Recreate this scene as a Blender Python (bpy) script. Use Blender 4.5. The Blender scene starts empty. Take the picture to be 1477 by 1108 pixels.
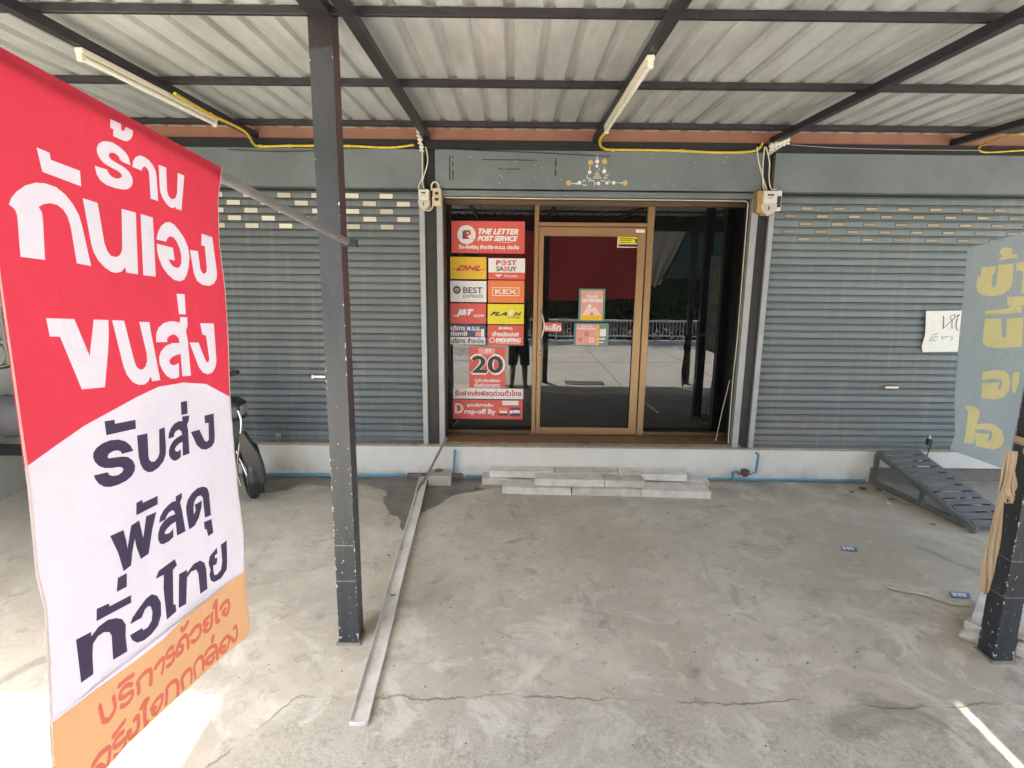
import bpy, bmesh, math, random
from mathutils import Vector, Matrix, geometry
random.seed(7)
SC = bpy.context.scene
COL = SC.collection
D = bpy.data

# ------------------------------------------------------------------ camera
F, CX, CY = 834.8, 738.5, 554.0
P, RL = math.radians(10.92), math.radians(0.626)
CAM = Vector((0, 0, 2.02))
def _rot():
    B = Matrix(((1, 0, 0), (0, 0, -1), (0, 1, 0)))
    cp, sp, cr, sr = math.cos(P), math.sin(P), math.cos(RL), math.sin(RL)
    return Matrix(((cr, -sr, 0), (sr, cr, 0), (0, 0, 1))) @ Matrix(((1, 0, 0), (0, cp, -sp), (0, sp, cp))) @ B
M = _rot()
cam = D.objects.new('camera', D.cameras.new('camera')); COL.objects.link(cam)
cam.data.sensor_width = 36; cam.data.lens = F / 1477 * 36
cam.data.clip_start = 0.02; cam.data.clip_end = 400
R3 = Matrix((M[0], -M[1], -M[2])).transposed()
cam.matrix_world = Matrix.Translation(CAM) @ R3.to_4x4()
SC.camera = cam

# ------------------------------------------------------------------ light
SUN = Vector((-.25, -.5, 1)).normalized()
w = D.worlds.new('World'); SC.world = w; w.use_nodes = True
nt = w.node_tree
bg = nt.nodes['Background']
sky = nt.nodes.new('ShaderNodeTexSky'); sky.sky_type = 'NISHITA'; sky.sun_disc = False
sky.sun_elevation = math.asin(SUN.z); sky.sun_rotation = math.radians(206.6)
sky.air_density = 1.0; sky.dust_density = 3.0; sky.ozone_density = 1.0
nt.links.new(sky.outputs[0], bg.inputs[0]); bg.inputs[1].default_value = 0.15
sl = D.lights.new('sun', 'SUN'); sl.energy = 4.5; sl.angle = math.radians(0.8); sl.color = (1, .95, .84)
so = D.objects.new('sun', sl); COL.objects.link(so)
so.rotation_euler = SUN.to_track_quat('Z', 'Y').to_euler()
so.location = (-5, -10, 20)
SC.view_settings.view_transform = 'Standard'; SC.view_settings.look = 'None'
SC.view_settings.gamma = 1; SC.view_settings.use_curve_mapping = False
SC.view_settings.exposure = 3.05
SC.cycles.max_bounces = 10; SC.cycles.diffuse_bounces = 6; SC.cycles.glossy_bounces = 4
SC.cycles.use_denoising = True
SC.cycles.sample_clamp_indirect = 6

# ------------------------------------------------------------------ measuring helpers (photo pixel -> point on a real plane)
def ray(x, y): return M.transposed() @ Vector((x - CX, y - CY, F))
def onp(x, y, p0, n):
    d = ray(x, y); n = Vector(n)
    return CAM + d * (((Vector(p0) - CAM).dot(n)) / d.dot(n))
def A(x, y, Y=5.5): return onp(x, y, (0, Y, 0), (0, 1, 0))
def Zp(x, y, z): return onp(x, y, (0, 0, z), (0, 0, 1))
SL = .057
def gz(Y): return -SL * (5.5 - Y)
def G(x, y, up=0): return onp(x, y, (0, 5.5, up), (0, -SL, 1))

# ------------------------------------------------------------------ materials
MATS = {}
def mat(name, col, rough=.6, metal=0, var=.12, scale=6, bump=0, bscale=60, col2=None, spec=.5, coat=0, stretch=None):
    if name in MATS: return MATS[name]
    m = D.materials.new(name); m.use_nodes = True; t = m.node_tree; N = t.nodes; L = t.links
    b = N['Principled BSDF']
    b.inputs['Roughness'].default_value = rough; b.inputs['Metallic'].default_value = metal
    b.inputs['Specular IOR Level'].default_value = spec
    b.inputs['Coat Weight'].default_value = coat
    tc = N.new('ShaderNodeTexCoord')
    src = tc.outputs['Object']
    if stretch:
        mp = N.new('ShaderNodeMapping'); mp.inputs['Scale'].default_value = stretch
        L.new(src, mp.inputs[0]); src = mp.outputs[0]
    n = N.new('ShaderNodeTexNoise'); n.inputs['Scale'].default_value = scale; n.inputs['Detail'].default_value = 6
    n.inputs['Roughness'].default_value = .65
    L.new(src, n.inputs['Vector'])
    r = N.new('ShaderNodeValToRGB'); r.color_ramp.elements[0].position = .3; r.color_ramp.elements[1].position = .7
    c2 = col2 or tuple(c * (1 - var * 2) for c in col)
    r.color_ramp.elements[0].color = (*c2, 1); r.color_ramp.elements[1].color = (*[min(1, c * (1 + var * .4)) for c in col], 1)
    L.new(n.outputs['Fac'], r.inputs[0]); L.new(r.outputs[0], b.inputs['Base Color'])
    if bump:
        n2 = N.new('ShaderNodeTexNoise'); n2.inputs['Scale'].default_value = bscale; n2.inputs['Detail'].default_value = 5
        L.new(src, n2.inputs['Vector'])
        bp = N.new('ShaderNodeBump'); bp.inputs['Strength'].default_value = bump; bp.inputs['Distance'].default_value = .01
        L.new(n2.outputs['Fac'], bp.inputs['Height']); L.new(bp.outputs[0], b.inputs['Normal'])
    MATS[name] = m
    return m
def flat(name, col, rough=.45): return mat(name, col, rough, var=.04, scale=20)

def nodes_of(m): return m.node_tree.nodes, m.node_tree.links, m.node_tree.nodes['Principled BSDF']

# ------------------------------------------------------------------ mesh helpers
class MB:
    def __init__(s): s.v = []; s.f = []; s.m = []; s.sm = []; s.cm = 0
    def add(s, vs, fs, smooth=False, mi=None):
        o = len(s.v); s.v += [Vector(q) for q in vs]
        for f in fs: s.f.append([i + o for i in f]); s.m.append(s.cm if mi is None else mi); s.sm.append(smooth)
        return s
    def hexa(s, p, **k):   # 8 corners: bottom 4 (ccw) then top 4
        return s.add(p, [(3, 2, 1, 0), (4, 5, 6, 7), (0, 1, 5, 4), (1, 2, 6, 5), (2, 3, 7, 6), (3, 0, 4, 7)], **k)
    def box(s, x0, x1, y0, y1, z0, z1, **k):
        x0, x1 = min(x0, x1), max(x0, x1); y0, y1 = min(y0, y1), max(y0, y1); z0, z1 = min(z0, z1), max(z0, z1)
        return s.hexa([(x0, y0, z0), (x1, y0, z0), (x1, y1, z0), (x0, y1, z0), (x0, y0, z1), (x1, y0, z1), (x1, y1, z1), (x0, y1, z1)], **k)
    def bar(s, a, b, wd, ht, up=(0, 0, 1), **k):
        a, b = Vector(a), Vector(b); d = (b - a).normalized(); up = Vector(up)
        sd = d.cross(up).normalized(); u = sd.cross(d)
        q = [a + sd * x * wd / 2 + u * z * ht / 2 for x, z in ((-1, -1), (1, -1), (1, 1), (-1, 1))]
        r = [a0 + (b - a) for a0 in q]
        return s.add(q + r, [(0, 1, 2, 3), (7, 6, 5, 4), (0, 4, 5, 1), (1, 5, 6, 2), (2, 6, 7, 3), (3, 7, 4, 0)], **k)
    def tube(s, pts, r, n=8, cap=True, smooth=True):
        pts = [Vector(p) for p in pts]; R = r if isinstance(r, (list, tuple)) else [r] * len(pts)
        o = []; prev = None
        for i, p in enumerate(pts):
            d = ((pts[min(i + 1, len(pts) - 1)] - pts[max(i - 1, 0)])).normalized()
            if prev is None:
                ref = Vector((0, 0, 1)) if abs(d.z) < .9 else Vector((1, 0, 0)); u = d.cross(ref).normalized()
            else: u = (prev - d * prev.dot(d)).normalized()
            prev = u; v2 = d.cross(u)
            o += [p + (u * math.cos(2 * math.pi * k / n) + v2 * math.sin(2 * math.pi * k / n)) * R[i] for k in range(n)]
        fs = []
        for i in range(len(pts) - 1):
            for k in range(n):
                fs.append((i * n + k, i * n + (k + 1) % n, (i + 1) * n + (k + 1) % n, (i + 1) * n + k))
        s.add(o, fs, smooth)
        if cap: s.add(o[:n][::-1] , [tuple(range(n))]); s.add(o[-n:], [tuple(range(n))])
        return s
    def lathe(s, c, axis, prof, n=16):   # prof: (dist along axis, radius)
        a = Vector(axis).normalized(); pts = [Vector(c) + a * t for t, _ in prof]
        ref = Vector((0, 0, 1)) if abs(a.z) < .9 else Vector((1, 0, 0)); u = a.cross(ref).normalized(); v = a.cross(u)
        vs = []
        for (t, r), p in zip(prof, pts): vs += [p + (u * math.cos(2 * math.pi * k / n) + v * math.sin(2 * math.pi * k / n)) * r for k in range(n)]
        fs = [(i * n + k, i * n + (k + 1) % n, (i + 1) * n + (k + 1) % n, (i + 1) * n + k) for i in range(len(prof) - 1) for k in range(n)]
        s.add(vs, fs, True); s.add(vs[:n], [tuple(range(n))[::-1]]); s.add(vs[-n:], [tuple(range(n))])
        return s
    def loft(s, rings, closed=True, caps=True, smooth=True):
        n = len(rings[0]); vs = [p for r in rings for p in r]; m = n if closed else n - 1
        fs = [(i * n + k, i * n + (k + 1) % n, (i + 1) * n + (k + 1) % n, (i + 1) * n + k) for i in range(len(rings) - 1) for k in range(m)]
        s.add(vs, fs, smooth)
        if caps and closed: s.add(rings[0], [tuple(range(n))[::-1]]); s.add(rings[-1], [tuple(range(n))])
        return s
    def mesh(s, name, mats, org=Vector((0, 0, 0)), bevel=0):
        me = D.meshes.new(name); me.from_pydata([v - org for v in s.v], [], s.f)
        for m in (mats if isinstance(mats, (list, tuple)) else [mats]): me.materials.append(m)
        for p, mi, sm in zip(me.polygons, s.m, s.sm): p.material_index = mi; p.use_smooth = sm
        bm = bmesh.new(); bm.from_mesh(me)
        if bevel:
            bmesh.ops.remove_doubles(bm, verts=bm.verts, dist=1e-6)
            bmesh.ops.bevel(bm, geom=[e for e in bm.edges if e.is_manifold and e.calc_face_angle(0) > .6], offset=bevel, segments=1, affect='EDGES', clamp_overlap=True)
        bmesh.ops.recalc_face_normals(bm, faces=bm.faces)
        bm.to_mesh(me); bm.free()
        return me
    def build(s, name, mats, parent=None, bevel=0, kind=None):
        org = ORG.get(parent.name, Vector((0, 0, 0))) if parent else Vector((0, 0, 0))
        me = s.mesh(name, mats, org, bevel)
        o = D.objects.new(name, me); COL.objects.link(o)
        if parent: o.parent = parent; ORG[o.name] = org
        if kind: o['kind'] = kind
        return o
ORG = {}
def tag(o, label, cat, group=None):
    o['label'] = label; o['category'] = cat
    if group: o['group'] = group
    return o
def thing(name, loc, label, cat, group=None):
    o = D.objects.new(name, None); COL.objects.link(o); o.location = loc; o.empty_display_size = .1
    ORG[o.name] = Vector(loc); return tag(o, label, cat, group)
def single(mb, name, mats, label, cat, group=None, bevel=0):
    return tag(mb.build(name, mats, None, bevel), label, cat, group)
def inst(me, name, parent, loc=(0, 0, 0), rot=None):
    o = D.objects.new(name, me); COL.objects.link(o); o.parent = parent; o.location = loc
    if rot: o.rotation_euler = rot
    ORG[o.name] = ORG.get(parent.name, Vector((0, 0, 0)))
    return o

# ------------------------------------------------------------------ 2D fill by winding number
def wind(p, poly):
    x, y = p; wn = 0; n = len(poly)
    for i in range(n):
        x0, y0 = poly[i]; x1, y1 = poly[(i + 1) % n]
        if y0 <= y:
            if y1 > y and (x1 - x0) * (y - y0) - (x - x0) * (y1 - y0) > 0: wn += 1
        elif y1 <= y and (x1 - x0) * (y - y0) - (x - x0) * (y1 - y0) < 0: wn -= 1
    return wn
def cdt(polys, extra=()):
    vs = []; es = []
    for pl in polys:
        o = len(vs); vs += [Vector(p) for p in pl]; n = len(pl)
        es += [(o + i, o + (i + 1) % n) for i in range(n)]
    vs += [Vector(p) for p in extra]
    r = geometry.delaunay_2d_cdt(vs, es, [], 0, 1e-6)
    return r[0], r[2]
def fill(groups):   # groups: list of contour lists; inside any group = filled
    V, T = cdt([p for g in groups for p in g])
    bb = []
    for g in groups:
        xs = [p[0] for c in g for p in c]; ys = [p[1] for c in g for p in c]; bb.append((min(xs), max(xs), min(ys), max(ys)))
    keep = []
    for t in T:
        c = ((V[t[0]].x + V[t[1]].x + V[t[2]].x) / 3, (V[t[0]].y + V[t[1]].y + V[t[2]].y) / 3)
        for g, b in zip(groups, bb):
            if b[0] <= c[0] <= b[1] and b[2] <= c[1] <= b[3] and sum(wind(c, q) for q in g) != 0: keep.append(t); break
    return V, keep
_tc = {}
def outlines(body, shear=0):
    if (body, shear) in _tc: return _tc[(body, shear)]
    c = D.curves.new('lettering', 'FONT'); c.body = body; c.size = 1; c.shear = shear; c.fill_mode = 'NONE'; c.resolution_u = 3
    o = D.objects.new('lettering', c); COL.objects.link(o)
    dg = bpy.context.evaluated_depsgraph_get(); dg.update()
    me = D.meshes.new_from_object(o.evaluated_get(dg))
    nx = {e.vertices[0]: e.vertices[1] for e in me.edges}
    nb = {}
    for e in me.edges:
        a, b = e.vertices; nb.setdefault(a, []).append(b); nb.setdefault(b, []).append(a)
    seen = set(); out = []
    for i in range(len(me.vertices)):
        if i in seen or i not in nb: continue
        ch = [i]; seen.add(i); cur = nb[i][0] if (i + 1) not in nb[i] else i + 1; 
        while cur not in seen:
            ch.append(cur); seen.add(cur)
            q = [k for k in nb[cur] if k not in seen]
            if not q: break
            cur = q[0]
        if len(ch) > 2: out.append([(me.vertices[k].co.x, me.vertices[k].co.y) for k in ch])
    D.objects.remove(o); D.curves.remove(c); D.meshes.remove(me)
    _tc[(body, shear)] = out
    return out
def text(body, box, Y, material, parent, bold=0, shear=0, name='lettering', th=.0012, keepasp=False):
    """lettering fitted in box (x0, x1, z0, z1) on a plane facing -Y, standing just proud of Y"""
    cs = outlines(body, shear)
    xs = [p[0] for c in cs for p in c]; ys = [p[1] for c in cs for p in c]
    x0, x1, z0, z1 = box; sx = (x1 - x0) / (max(xs) - min(xs)); sz = (z1 - z0) / (max(ys) - min(ys))
    if keepasp: sx = sz = min(sx, sz)
    tr = [[((p[0] - min(xs)) * sx, (p[1] - min(ys)) * sz) for p in c] for c in cs]
    if bold:
        b = bold; gs = [[[(p[0] + dx * b, p[1] + dz * b) for p in c] for c in tr] for dx, dz in ((-1, 0), (1, 0), (0, .8), (0, -.8), (0, 0))]
    else: gs = [tr]
    V, T = fill(gs)
    m = MB(); m.add([(x0 + v.x, Y - th, z0 + v.y) for v in V], T)
    return m.build(name, material, parent)
def panel_poly(pts, Y, material, parent, name, th=.0008):
    m = MB(); V, T = fill([[pts]]); m.add([(v.x, Y - th, v.y) for v in V], T)
    return m.build(name, material, parent)
def stroke(pts, wd):   # polyline -> list of convex polygons (quads and round joints)
    out = []
    for a, b in zip(pts, pts[1:]):
        dx, dy = b[0] - a[0], b[1] - a[1]; l = math.hypot(dx, dy) or 1e-6; nx_, ny_ = -dy / l * wd / 2, dx / l * wd / 2
        out.append([(a[0] + nx_, a[1] + ny_), (b[0] + nx_, b[1] + ny_), (b[0] - nx_, b[1] - ny_), (a[0] - nx_, a[1] - ny_)])
    for p in pts: out.append([(p[0] + math.cos(k * math.pi / 4) * wd / 2, p[1] + math.sin(k * math.pi / 4) * wd / 2) for k in range(8)])
    return out
def smooth_line(pts, n=4):
    o = []; P_ = [pts[0]] + list(pts) + [pts[-1]]
    for i in range(1, len(P_) - 2):
        p0, p1, p2, p3 = P_[i - 1:i + 3]
        for k in range(n):
            t = k / n
            o.append(tuple(.5 * ((2 * p1[j]) + (-p0[j] + p2[j]) * t + (2 * p0[j] - 5 * p1[j] + 4 * p2[j] - p3[j]) * t * t + (-p0[j] + 3 * p1[j] - 3 * p2[j] + p3[j]) * t ** 3) for j in range(len(p1))))
    o.append(tuple(pts[-1])); return o

# ================================================================== GROUND
def ground_mat():
    m = D.materials.new('weathered_concrete'); m.use_nodes = True; N, L, b = nodes_of(m)
    geo = N.new('ShaderNodeNewGeometry'); pos = geo.outputs['Position']
    sep = N.new('ShaderNodeSeparateXYZ'); L.new(pos, sep.inputs[0])
    def noise(s, d=6, r=.6, vec=pos, dist=0):
        n = N.new('ShaderNodeTexNoise'); n.inputs['Scale'].default_value = s; n.inputs['Detail'].default_value = d; n.inputs['Roughness'].default_value = r
        n.inputs['Distortion'].default_value = dist
        L.new(vec, n.inputs['Vector']); return n.outputs['Fac']
    def mth(op, a, b_=None, c=None, clamp=False):
        n = N.new('ShaderNodeMath'); n.operation = op; n.use_clamp = clamp
        for i, q in enumerate((a, b_, c)):
            if q is None: continue
            if isinstance(q, (int, float)): n.inputs[i].default_value = q
            else: L.new(q, n.inputs[i])
        return n.outputs[0]
    def mr(v, a, b_, c=0, d=1, sm=True):
        n = N.new('ShaderNodeMapRange'); n.interpolation_type = 'SMOOTHSTEP' if sm else 'LINEAR'
        L.new(v, n.inputs[0])
        for i, q in enumerate((a, b_, c, d)): n.inputs[i + 1].default_value = q
        return n.outputs[0]
    def mix(f, a, b_, mode='MIX'):
        n = N.new('ShaderNodeMix'); n.data_type = 'RGBA'; n.blend_type = mode
        if isinstance(f, (int, float)): n.inputs[0].default_value = f
        else: L.new(f, n.inputs[0])
        for i, q in ((6, a), (7, b_)):
            if isinstance(q, tuple): n.inputs[i].default_value = (*q, 1)
            else: L.new(q, n.inputs[i])
        return n.outputs[2]
    X, Y = sep.outputs[0], sep.outputs[1]
    wob = noise(1.6, 4, .55); wob2 = noise(14, 4, .7)
    edge = mth('ADD', mth('MULTIPLY', mth('SUBTRACT', wob, .5), .22), mth('MULTIPLY', mth('SUBTRACT', wob2, .5), .07))
    # signed distance to the old rough slab: in front of Y=2.66 and right of a slanting joint on the left
    d1 = mth('SUBTRACT', 2.66, mth('ADD', Y, edge))
    sl_ = mth('ADD', mth('MULTIPLY', mth('SUBTRACT', Y, 2.2), -.55), -1.13)   # joint x
    sl_ = mth('SUBTRACT', mth('MULTIPLY', mth('SUBTRACT', 2.2, Y), -.6), 1.36)
    d2 = mth('SUBTRACT', mth('ADD', X, edge), sl_)
    dd = mth('MINIMUM', d1, d2)
    rough = mr(dd, -.01, .02)
    crack = mth('MULTIPLY', mr(mth('ABSOLUTE', dd), .002, .011, 1, 0), mr(noise(3.1, 3, .5), .44, .56))
    big = noise(.9, 5, .6); med = noise(4.5, 7, .65, dist=.6); fine = noise(38, 8, .75); sand = noise(240, 3, .8)
    c_s = mix(mr(big, .35, .65), (.47, .42, .335), (.63, .585, .48))
    c_s = mix(mr(med, .40, .62, 0, .7), c_s, (.47, .43, .35))
    fl = noise(11, 6, .7, dist=.4)
    c_s = mix(mr(fl, .55, .7, 0, .5), c_s, (.66, .64, .545))
    c_s = mix(mr(noise(26, 6, .7), .56, .7, 0, .35), c_s, (.33, .3, .25))
    c_r = mix(mr(fine, .34, .66), (.34, .31, .245), (.62, .585, .485))
    c_r = mix(mr(med, .42, .62, 0, .85), c_r, (.58, .56, .46))
    c_r = mix(mr(noise(130, 5, .75), .48, .66, 0, .6), c_r, (.27, .25, .195))
    c_r = mix(mr(noise(62, 5, .7, dist=.3), .56, .66, 0, .5), c_r, (.72, .69, .6))
    c_r = mix(mr(noise(95, 4, .7), .62, .70, 0, .5), c_r, (.15, .13, .11))
    rsoft = mth('MULTIPLY', mr(dd, -.06, .22), mr(noise(6, 5, .7), .3, .6, .35, 1))
    col = mix(rsoft, c_s, c_r)
    col = mix(mr(sand, .35, .75, 0, .30), col, (.24, .215, .175))
    col = mix(mr(noise(70, 6, .8), .58, .72, 0, .30), col, (.27, .245, .195))
    # dark specks and scattered grime
    vor = N.new('ShaderNodeTexVoronoi'); vor.inputs['Scale'].default_value = 7.5; L.new(pos, vor.inputs['Vector'])
    col = mix(mr(vor.outputs['Distance'], .03, .06, .65, 0), col, (.09, .075, .06))
    # tone darkens near the wall and towards the right
    nearwall = mth('MULTIPLY', mr(Y, 4.75, 5.5), mr(noise(3.0, 5, .6), .3, .65))
    col = mix(mth('MULTIPLY', nearwall, .55), col, (.16, .14, .115))
    right = mth('MULTIPLY', mr(X, 1.0, 3.4), mr(Y, 3.0, 3.9))
    col = mix(mth('MULTIPLY', right, .3), col, (.2, .165, .13))
    dust = mth('MULTIPLY', mr(noise(2.6, 7, .7, dist=.8), .50, .62), mr(Y, 4.2, 2.7, .25, 1))  # pale patches, stronger towards the front
    col = mix(mth('MULTIPLY', dust, .55), col, (.72, .69, .59))
    blot = mr(noise(6.5, 7, .72, dist=.5), .56, .66, 0, .42)
    col = mix(blot, col, (.27, .24, .19))
    mpt = N.new('ShaderNodeMapping'); mpt.inputs['Scale'].default_value = (7, .7, 1); mpt.inputs['Rotation'].default_value = (0, 0, .25); L.new(pos, mpt.inputs[0])
    tyre = mth('MULTIPLY', mr(noise(1.3, 5, .6, vec=mpt.outputs[0]), .60, .70), mr(noise(.8, 3, .5), .45, .6))
    col = mix(mth('MULTIPLY', tyre, .28), col, (.19, .17, .14))
    # old stains
    st = noise(1.7, 6, .6, dist=1.2)
    col = mix(mr(st, .58, .68, 0, .5), col, (.2, .18, .155))
    # hairline cracks
    v2 = N.new('ShaderNodeTexVoronoi'); v2.feature = 'DISTANCE_TO_EDGE'; v2.inputs['Scale'].default_value = .45
    wv = N.new('ShaderNodeVectorMath'); wv.operation = 'ADD'
    nn = N.new('ShaderNodeTexNoise'); nn.inputs['Scale'].default_value = 2; nn.inputs['Detail'].default_value = 6; L.new(pos, nn.inputs['Vector'])
    sc = N.new('ShaderNodeVectorMath'); sc.operation = 'SCALE'; sc.inputs['Scale'].default_value = .7; L.new(nn.outputs['Color'], sc.inputs[0])
    L.new(pos, wv.inputs[0]); L.new(sc.outputs[0], wv.inputs[1]); L.new(wv.outputs[0], v2.inputs['Vector'])
    hair = mth('MULTIPLY', mr(v2.outputs['Distance'], .0005, .0035, 1, 0), mr(noise(1.1, 2, .5), .5, .6))
    ck = mth('MAXIMUM', crack, mth('MULTIPLY', hair, .22))
    col = mix(mth('MULTIPLY', ck, .36), col, (.13, .115, .085))
    L.new(col, b.inputs['Base Color'])
    b.inputs['Roughness'].default_value = .85; b.inputs['Specular IOR Level'].default_value = .25
    h = mth('ADD', mth('MULTIPLY', fine, .5), mth('MULTIPLY', sand, .12))
    h = mth('ADD', mth('MULTIPLY', h, mr(rough, 0, 1, .25, 1.0)), mth('MULTIPLY', ck, -.6))
    h = mth('ADD', h, mth('MULTIPLY', rough, -.25))
    bp = N.new('ShaderNodeBump'); bp.inputs['Strength'].default_value = .8; bp.inputs['Distance'].default_value = .014
    L.new(h, bp.inputs['Height']); L.new(bp.outputs[0], b.inputs['Normal'])
    return m
GM = ground_mat()
g = MB()
g.add([(-30, -.47, gz(-.47)), (30, -.47, gz(-.47)), (30, 8, gz(8)), (-30, 8, gz(8))], [(0, 1, 2, 3)])
g.add([(-30, -.47, gz(-.47)), (30, -.47, gz(-.47)), (30, -.47, -.52), (-30, -.47, -.52)], [(3, 2, 1, 0)])
g.build('concrete_forecourt', GM, kind='structure')
asph = mat('pale_road_concrete', (.42, .40, .36), .85, var=.12, scale=1.5, bump=.2)  # pale concrete of the road
m = MB()
m.add([(-60, -8.3, -.405), (60, -8.3, -.405), (60, -.47, -.405), (-60, -.47, -.405)], [(0, 1, 2, 3)])
m.build('road', asph, kind='structure')
m = MB(); m.add([(-300, -300, -.43), (300, -300, -.43), (300, 300, -.43), (-300, 300, -.43)], [(0, 1, 2, 3)])
m.build('ground', mat('dry_soil', (.2, .17, .12), .95, var=.2, scale=.5), kind='structure')
m = MB()
for i in range(-6, 7): m.box(i * 2.5 + .006, i * 2.5 + 2.494, -8.62, -8.3, -.42, -.27)
m.build('road_kerb', mat('pale_kerb', (.75, .74, .7), .8, bump=.2), kind='structure')
m = MB()
for i in range(-12, 13): m.box(i * 2.4, i * 2.4 + .014, -8.28, -.49, -.4045, -.401)
m.box(-30, 30, -4.3, -4.286, -.4045, -.401)
m.build('road_joints', mat('road_joint', (.07, .065, .06), .9), kind='structure')
# drain grate in the road edge
gr = thing('drain_grate', (1.62, -1.17, -.4), 'cast iron slotted drain grate set in the pale road edge', 'drain grate')
m = MB(); m.box(1.2, 2.05, -1.36, -1.34, -.404, -.39); m.box(1.2, 2.05, -1.0, -.98, -.404, -.39); m.box(1.2, 1.22, -1.34, -1.0, -.404, -.39); m.box(2.03, 2.05, -1.34, -1.0, -.404, -.39)
iron = mat('dark_cast_iron', (.03, .028, .026), .7, .6, bump=.3)
m.build('frame', iron, gr)
barm = MB().box(-.018, .018, -1.335, -1.005, -.402, -.392).mesh('grate_bar', iron, Vector((0, -1.17, -.4)))
for i in range(14): inst(barm, 'grate_bar', gr, (1.25 + i * .058 - 1.62, 0, 0))

# wet patch on the forecourt under the leaking pipe
wet = [(352, 690), (380, 686), (470, 688), (560, 690), (640, 692), (700, 688), (690, 700), (700, 706), (668, 712), (650, 716), (632, 728), (612, 738), (604, 748),
       (600, 760), (594, 770), (580, 764), (577, 752), (573, 745), (562, 742), (557, 730), (552, 718), (560, 712), (545, 704), (520, 699), (470, 701), (440, 697), (415, 706), (385, 711), (372, 709), (380, 702), (360, 699)]
wp = [G(*p, up=.003) for p in smooth_line([*wet, wet[0]], 3)[:-1]]
random.seed(3)
wp = [p + Vector((random.uniform(-.012, .012), random.uniform(-.012, .012) * .6, 0)) for p in wp]
wp = [Vector((p.x, min(p.y, 5.47), gz(min(p.y, 5.47)) + .003)) for p in wp]
V, T = fill([[[(p.x, p.y) for p in wp]]])
m = MB(); m.add([(v.x, v.y, gz(v.y) + .003) for v in V], T)
wm = mat('wet_concrete', (.21, .19, .16), .45, var=.22, scale=5, bump=.25, bscale=30)
m.build('wet_patch', wm, kind='structure')

# ================================================================== SHOP BUILDING
black = mat('black_painted_steel', (.018, .018, .02), .45, var=.3, scale=9)
teal = mat('grey_green_paint', (.16, .19, .192), .5, var=.13, scale=2.2, bump=.05)
whitep = mat('white_plinth_paint', (.68, .68, .63), .75, var=.05, scale=3.5, bump=.12, bscale=25)
def add_grime(m, axis_lo, axis_hi, col, amt, s=7):
    """dirt with its own shape in world height range"""
    N, L, b = nodes_of(m); src = b.inputs['Base Color'].links[0].from_socket
    geo = N.new('ShaderNodeNewGeometry'); sp = N.new('ShaderNodeSeparateXYZ'); L.new(geo.outputs['Position'], sp.inputs[0])
    mrn = N.new('ShaderNodeMapRange'); L.new(sp.outputs[2], mrn.inputs[0])
    mrn.inputs[1].default_value = axis_lo; mrn.inputs[2].default_value = axis_hi; mrn.inputs[3].default_value = 1; mrn.inputs[4].default_value = 0
    no = N.new('ShaderNodeTexNoise'); no.inputs['Scale'].default_value = s; no.inputs['Detail'].default_value = 7; no.inputs['Roughness'].default_value = .7
    L.new(geo.outputs['Position'], no.inputs['Vector'])
    r2 = N.new('ShaderNodeMapRange'); L.new(no.outputs['Fac'], r2.inputs[0]); r2.inputs[1].default_value = .42; r2.inputs[2].default_value = .68
    mu = N.new('ShaderNodeMath'); mu.operation = 'MULTIPLY'; L.new(mrn.outputs[0], mu.inputs[0]); L.new(r2.outputs[0], mu.inputs[1])
    mu2 = N.new('ShaderNodeMath'); mu2.operation = 'MULTIPLY'; L.new(mu.outputs[0], mu2.inputs[0]); mu2.inputs[1].default_value = amt
    mx = N.new('ShaderNodeMix'); mx.data_type = 'RGBA'; L.new(mu2.outputs[0], mx.inputs[0]); L.new(src, mx.inputs[6]); mx.inputs[7].default_value = (*col, 1)
    L.new(mx.outputs[2], b.inputs['Base Color'])
add_grime(whitep, 0, .16, (.3, .28, .23), .8)
add_grime(whitep, -1, .9, (.45, .44, .38), .35, 2.5)
beige = mat('cement_ledge', (.33, .3, .24), .8, var=.2, scale=12, bump=.2)
orange = mat('rust_primer_beam', (.27, .125, .08), .6, var=.1, scale=5)
strip = mat('zinc_guide_rail', (.36, .38, .38), .45, .3, var=.08)

bld = thing('shop_building', (0, 5.6, 0), 'row of ground floor shop units with grey green fascia, white plinth and black columns', 'building')
m = MB(); m.box(-4.6, 3.57, 5.5, 6.3, -.05, .325); m.build('plinth', whitep, bld)
m = MB(); m.box(3.57, 7.5, 5.5, 5.66, .155, .325); m.build('plinth', whitep, bld)
m = MB(); m.box(3.57, 7.5, 5.56, 5.7, .0, .155); m.build('footing_beam', mat('grey_render', (.25, .23, .2), .9, bump=.3), bld)
m = MB(); m.box(3.57, 7.5, 6.2, 6.3, -.2, .325); m.build('back_wall', mat('dark_void_wall', (.06, .055, .05), .9), bld)  # wall coloured dark to stand for the shade in the void
m = MB(); m.box(-4.6, 7.5, 5.485, 5.72, .325, .347); m.build('ledge', beige, bld, bevel=.004)
for x0, x1 in ((-.815, -.709), (2.235, 2.333), (5.3, 5.4), (-3.93, -3.83)):
    m = MB(); m.box(x0, x1, 5.52, 5.9, .347, 3.1); m.build('column', black, bld)
for x0, x1 in ((-.866, -.817), (-.707, -.655), (2.172, 2.233), (2.335, 2.385), (5.25, 5.298), (-3.828, -3.78)):
    m = MB(); m.box(x0, x1, 5.49, 5.56, .347, 2.757); m.build('guide_rail', strip, bld, bevel=.003)
for x0, x1 in ((-4.6, -3.93), (-3.83, -.815), (-.713, 2.232), (2.337, 5.3), (5.4, 7.5)):
    m = MB(); m.box(x0, x1, 5.47, 5.6, 2.76, 3.092); m.build('fascia', teal, bld, bevel=.003)
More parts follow.
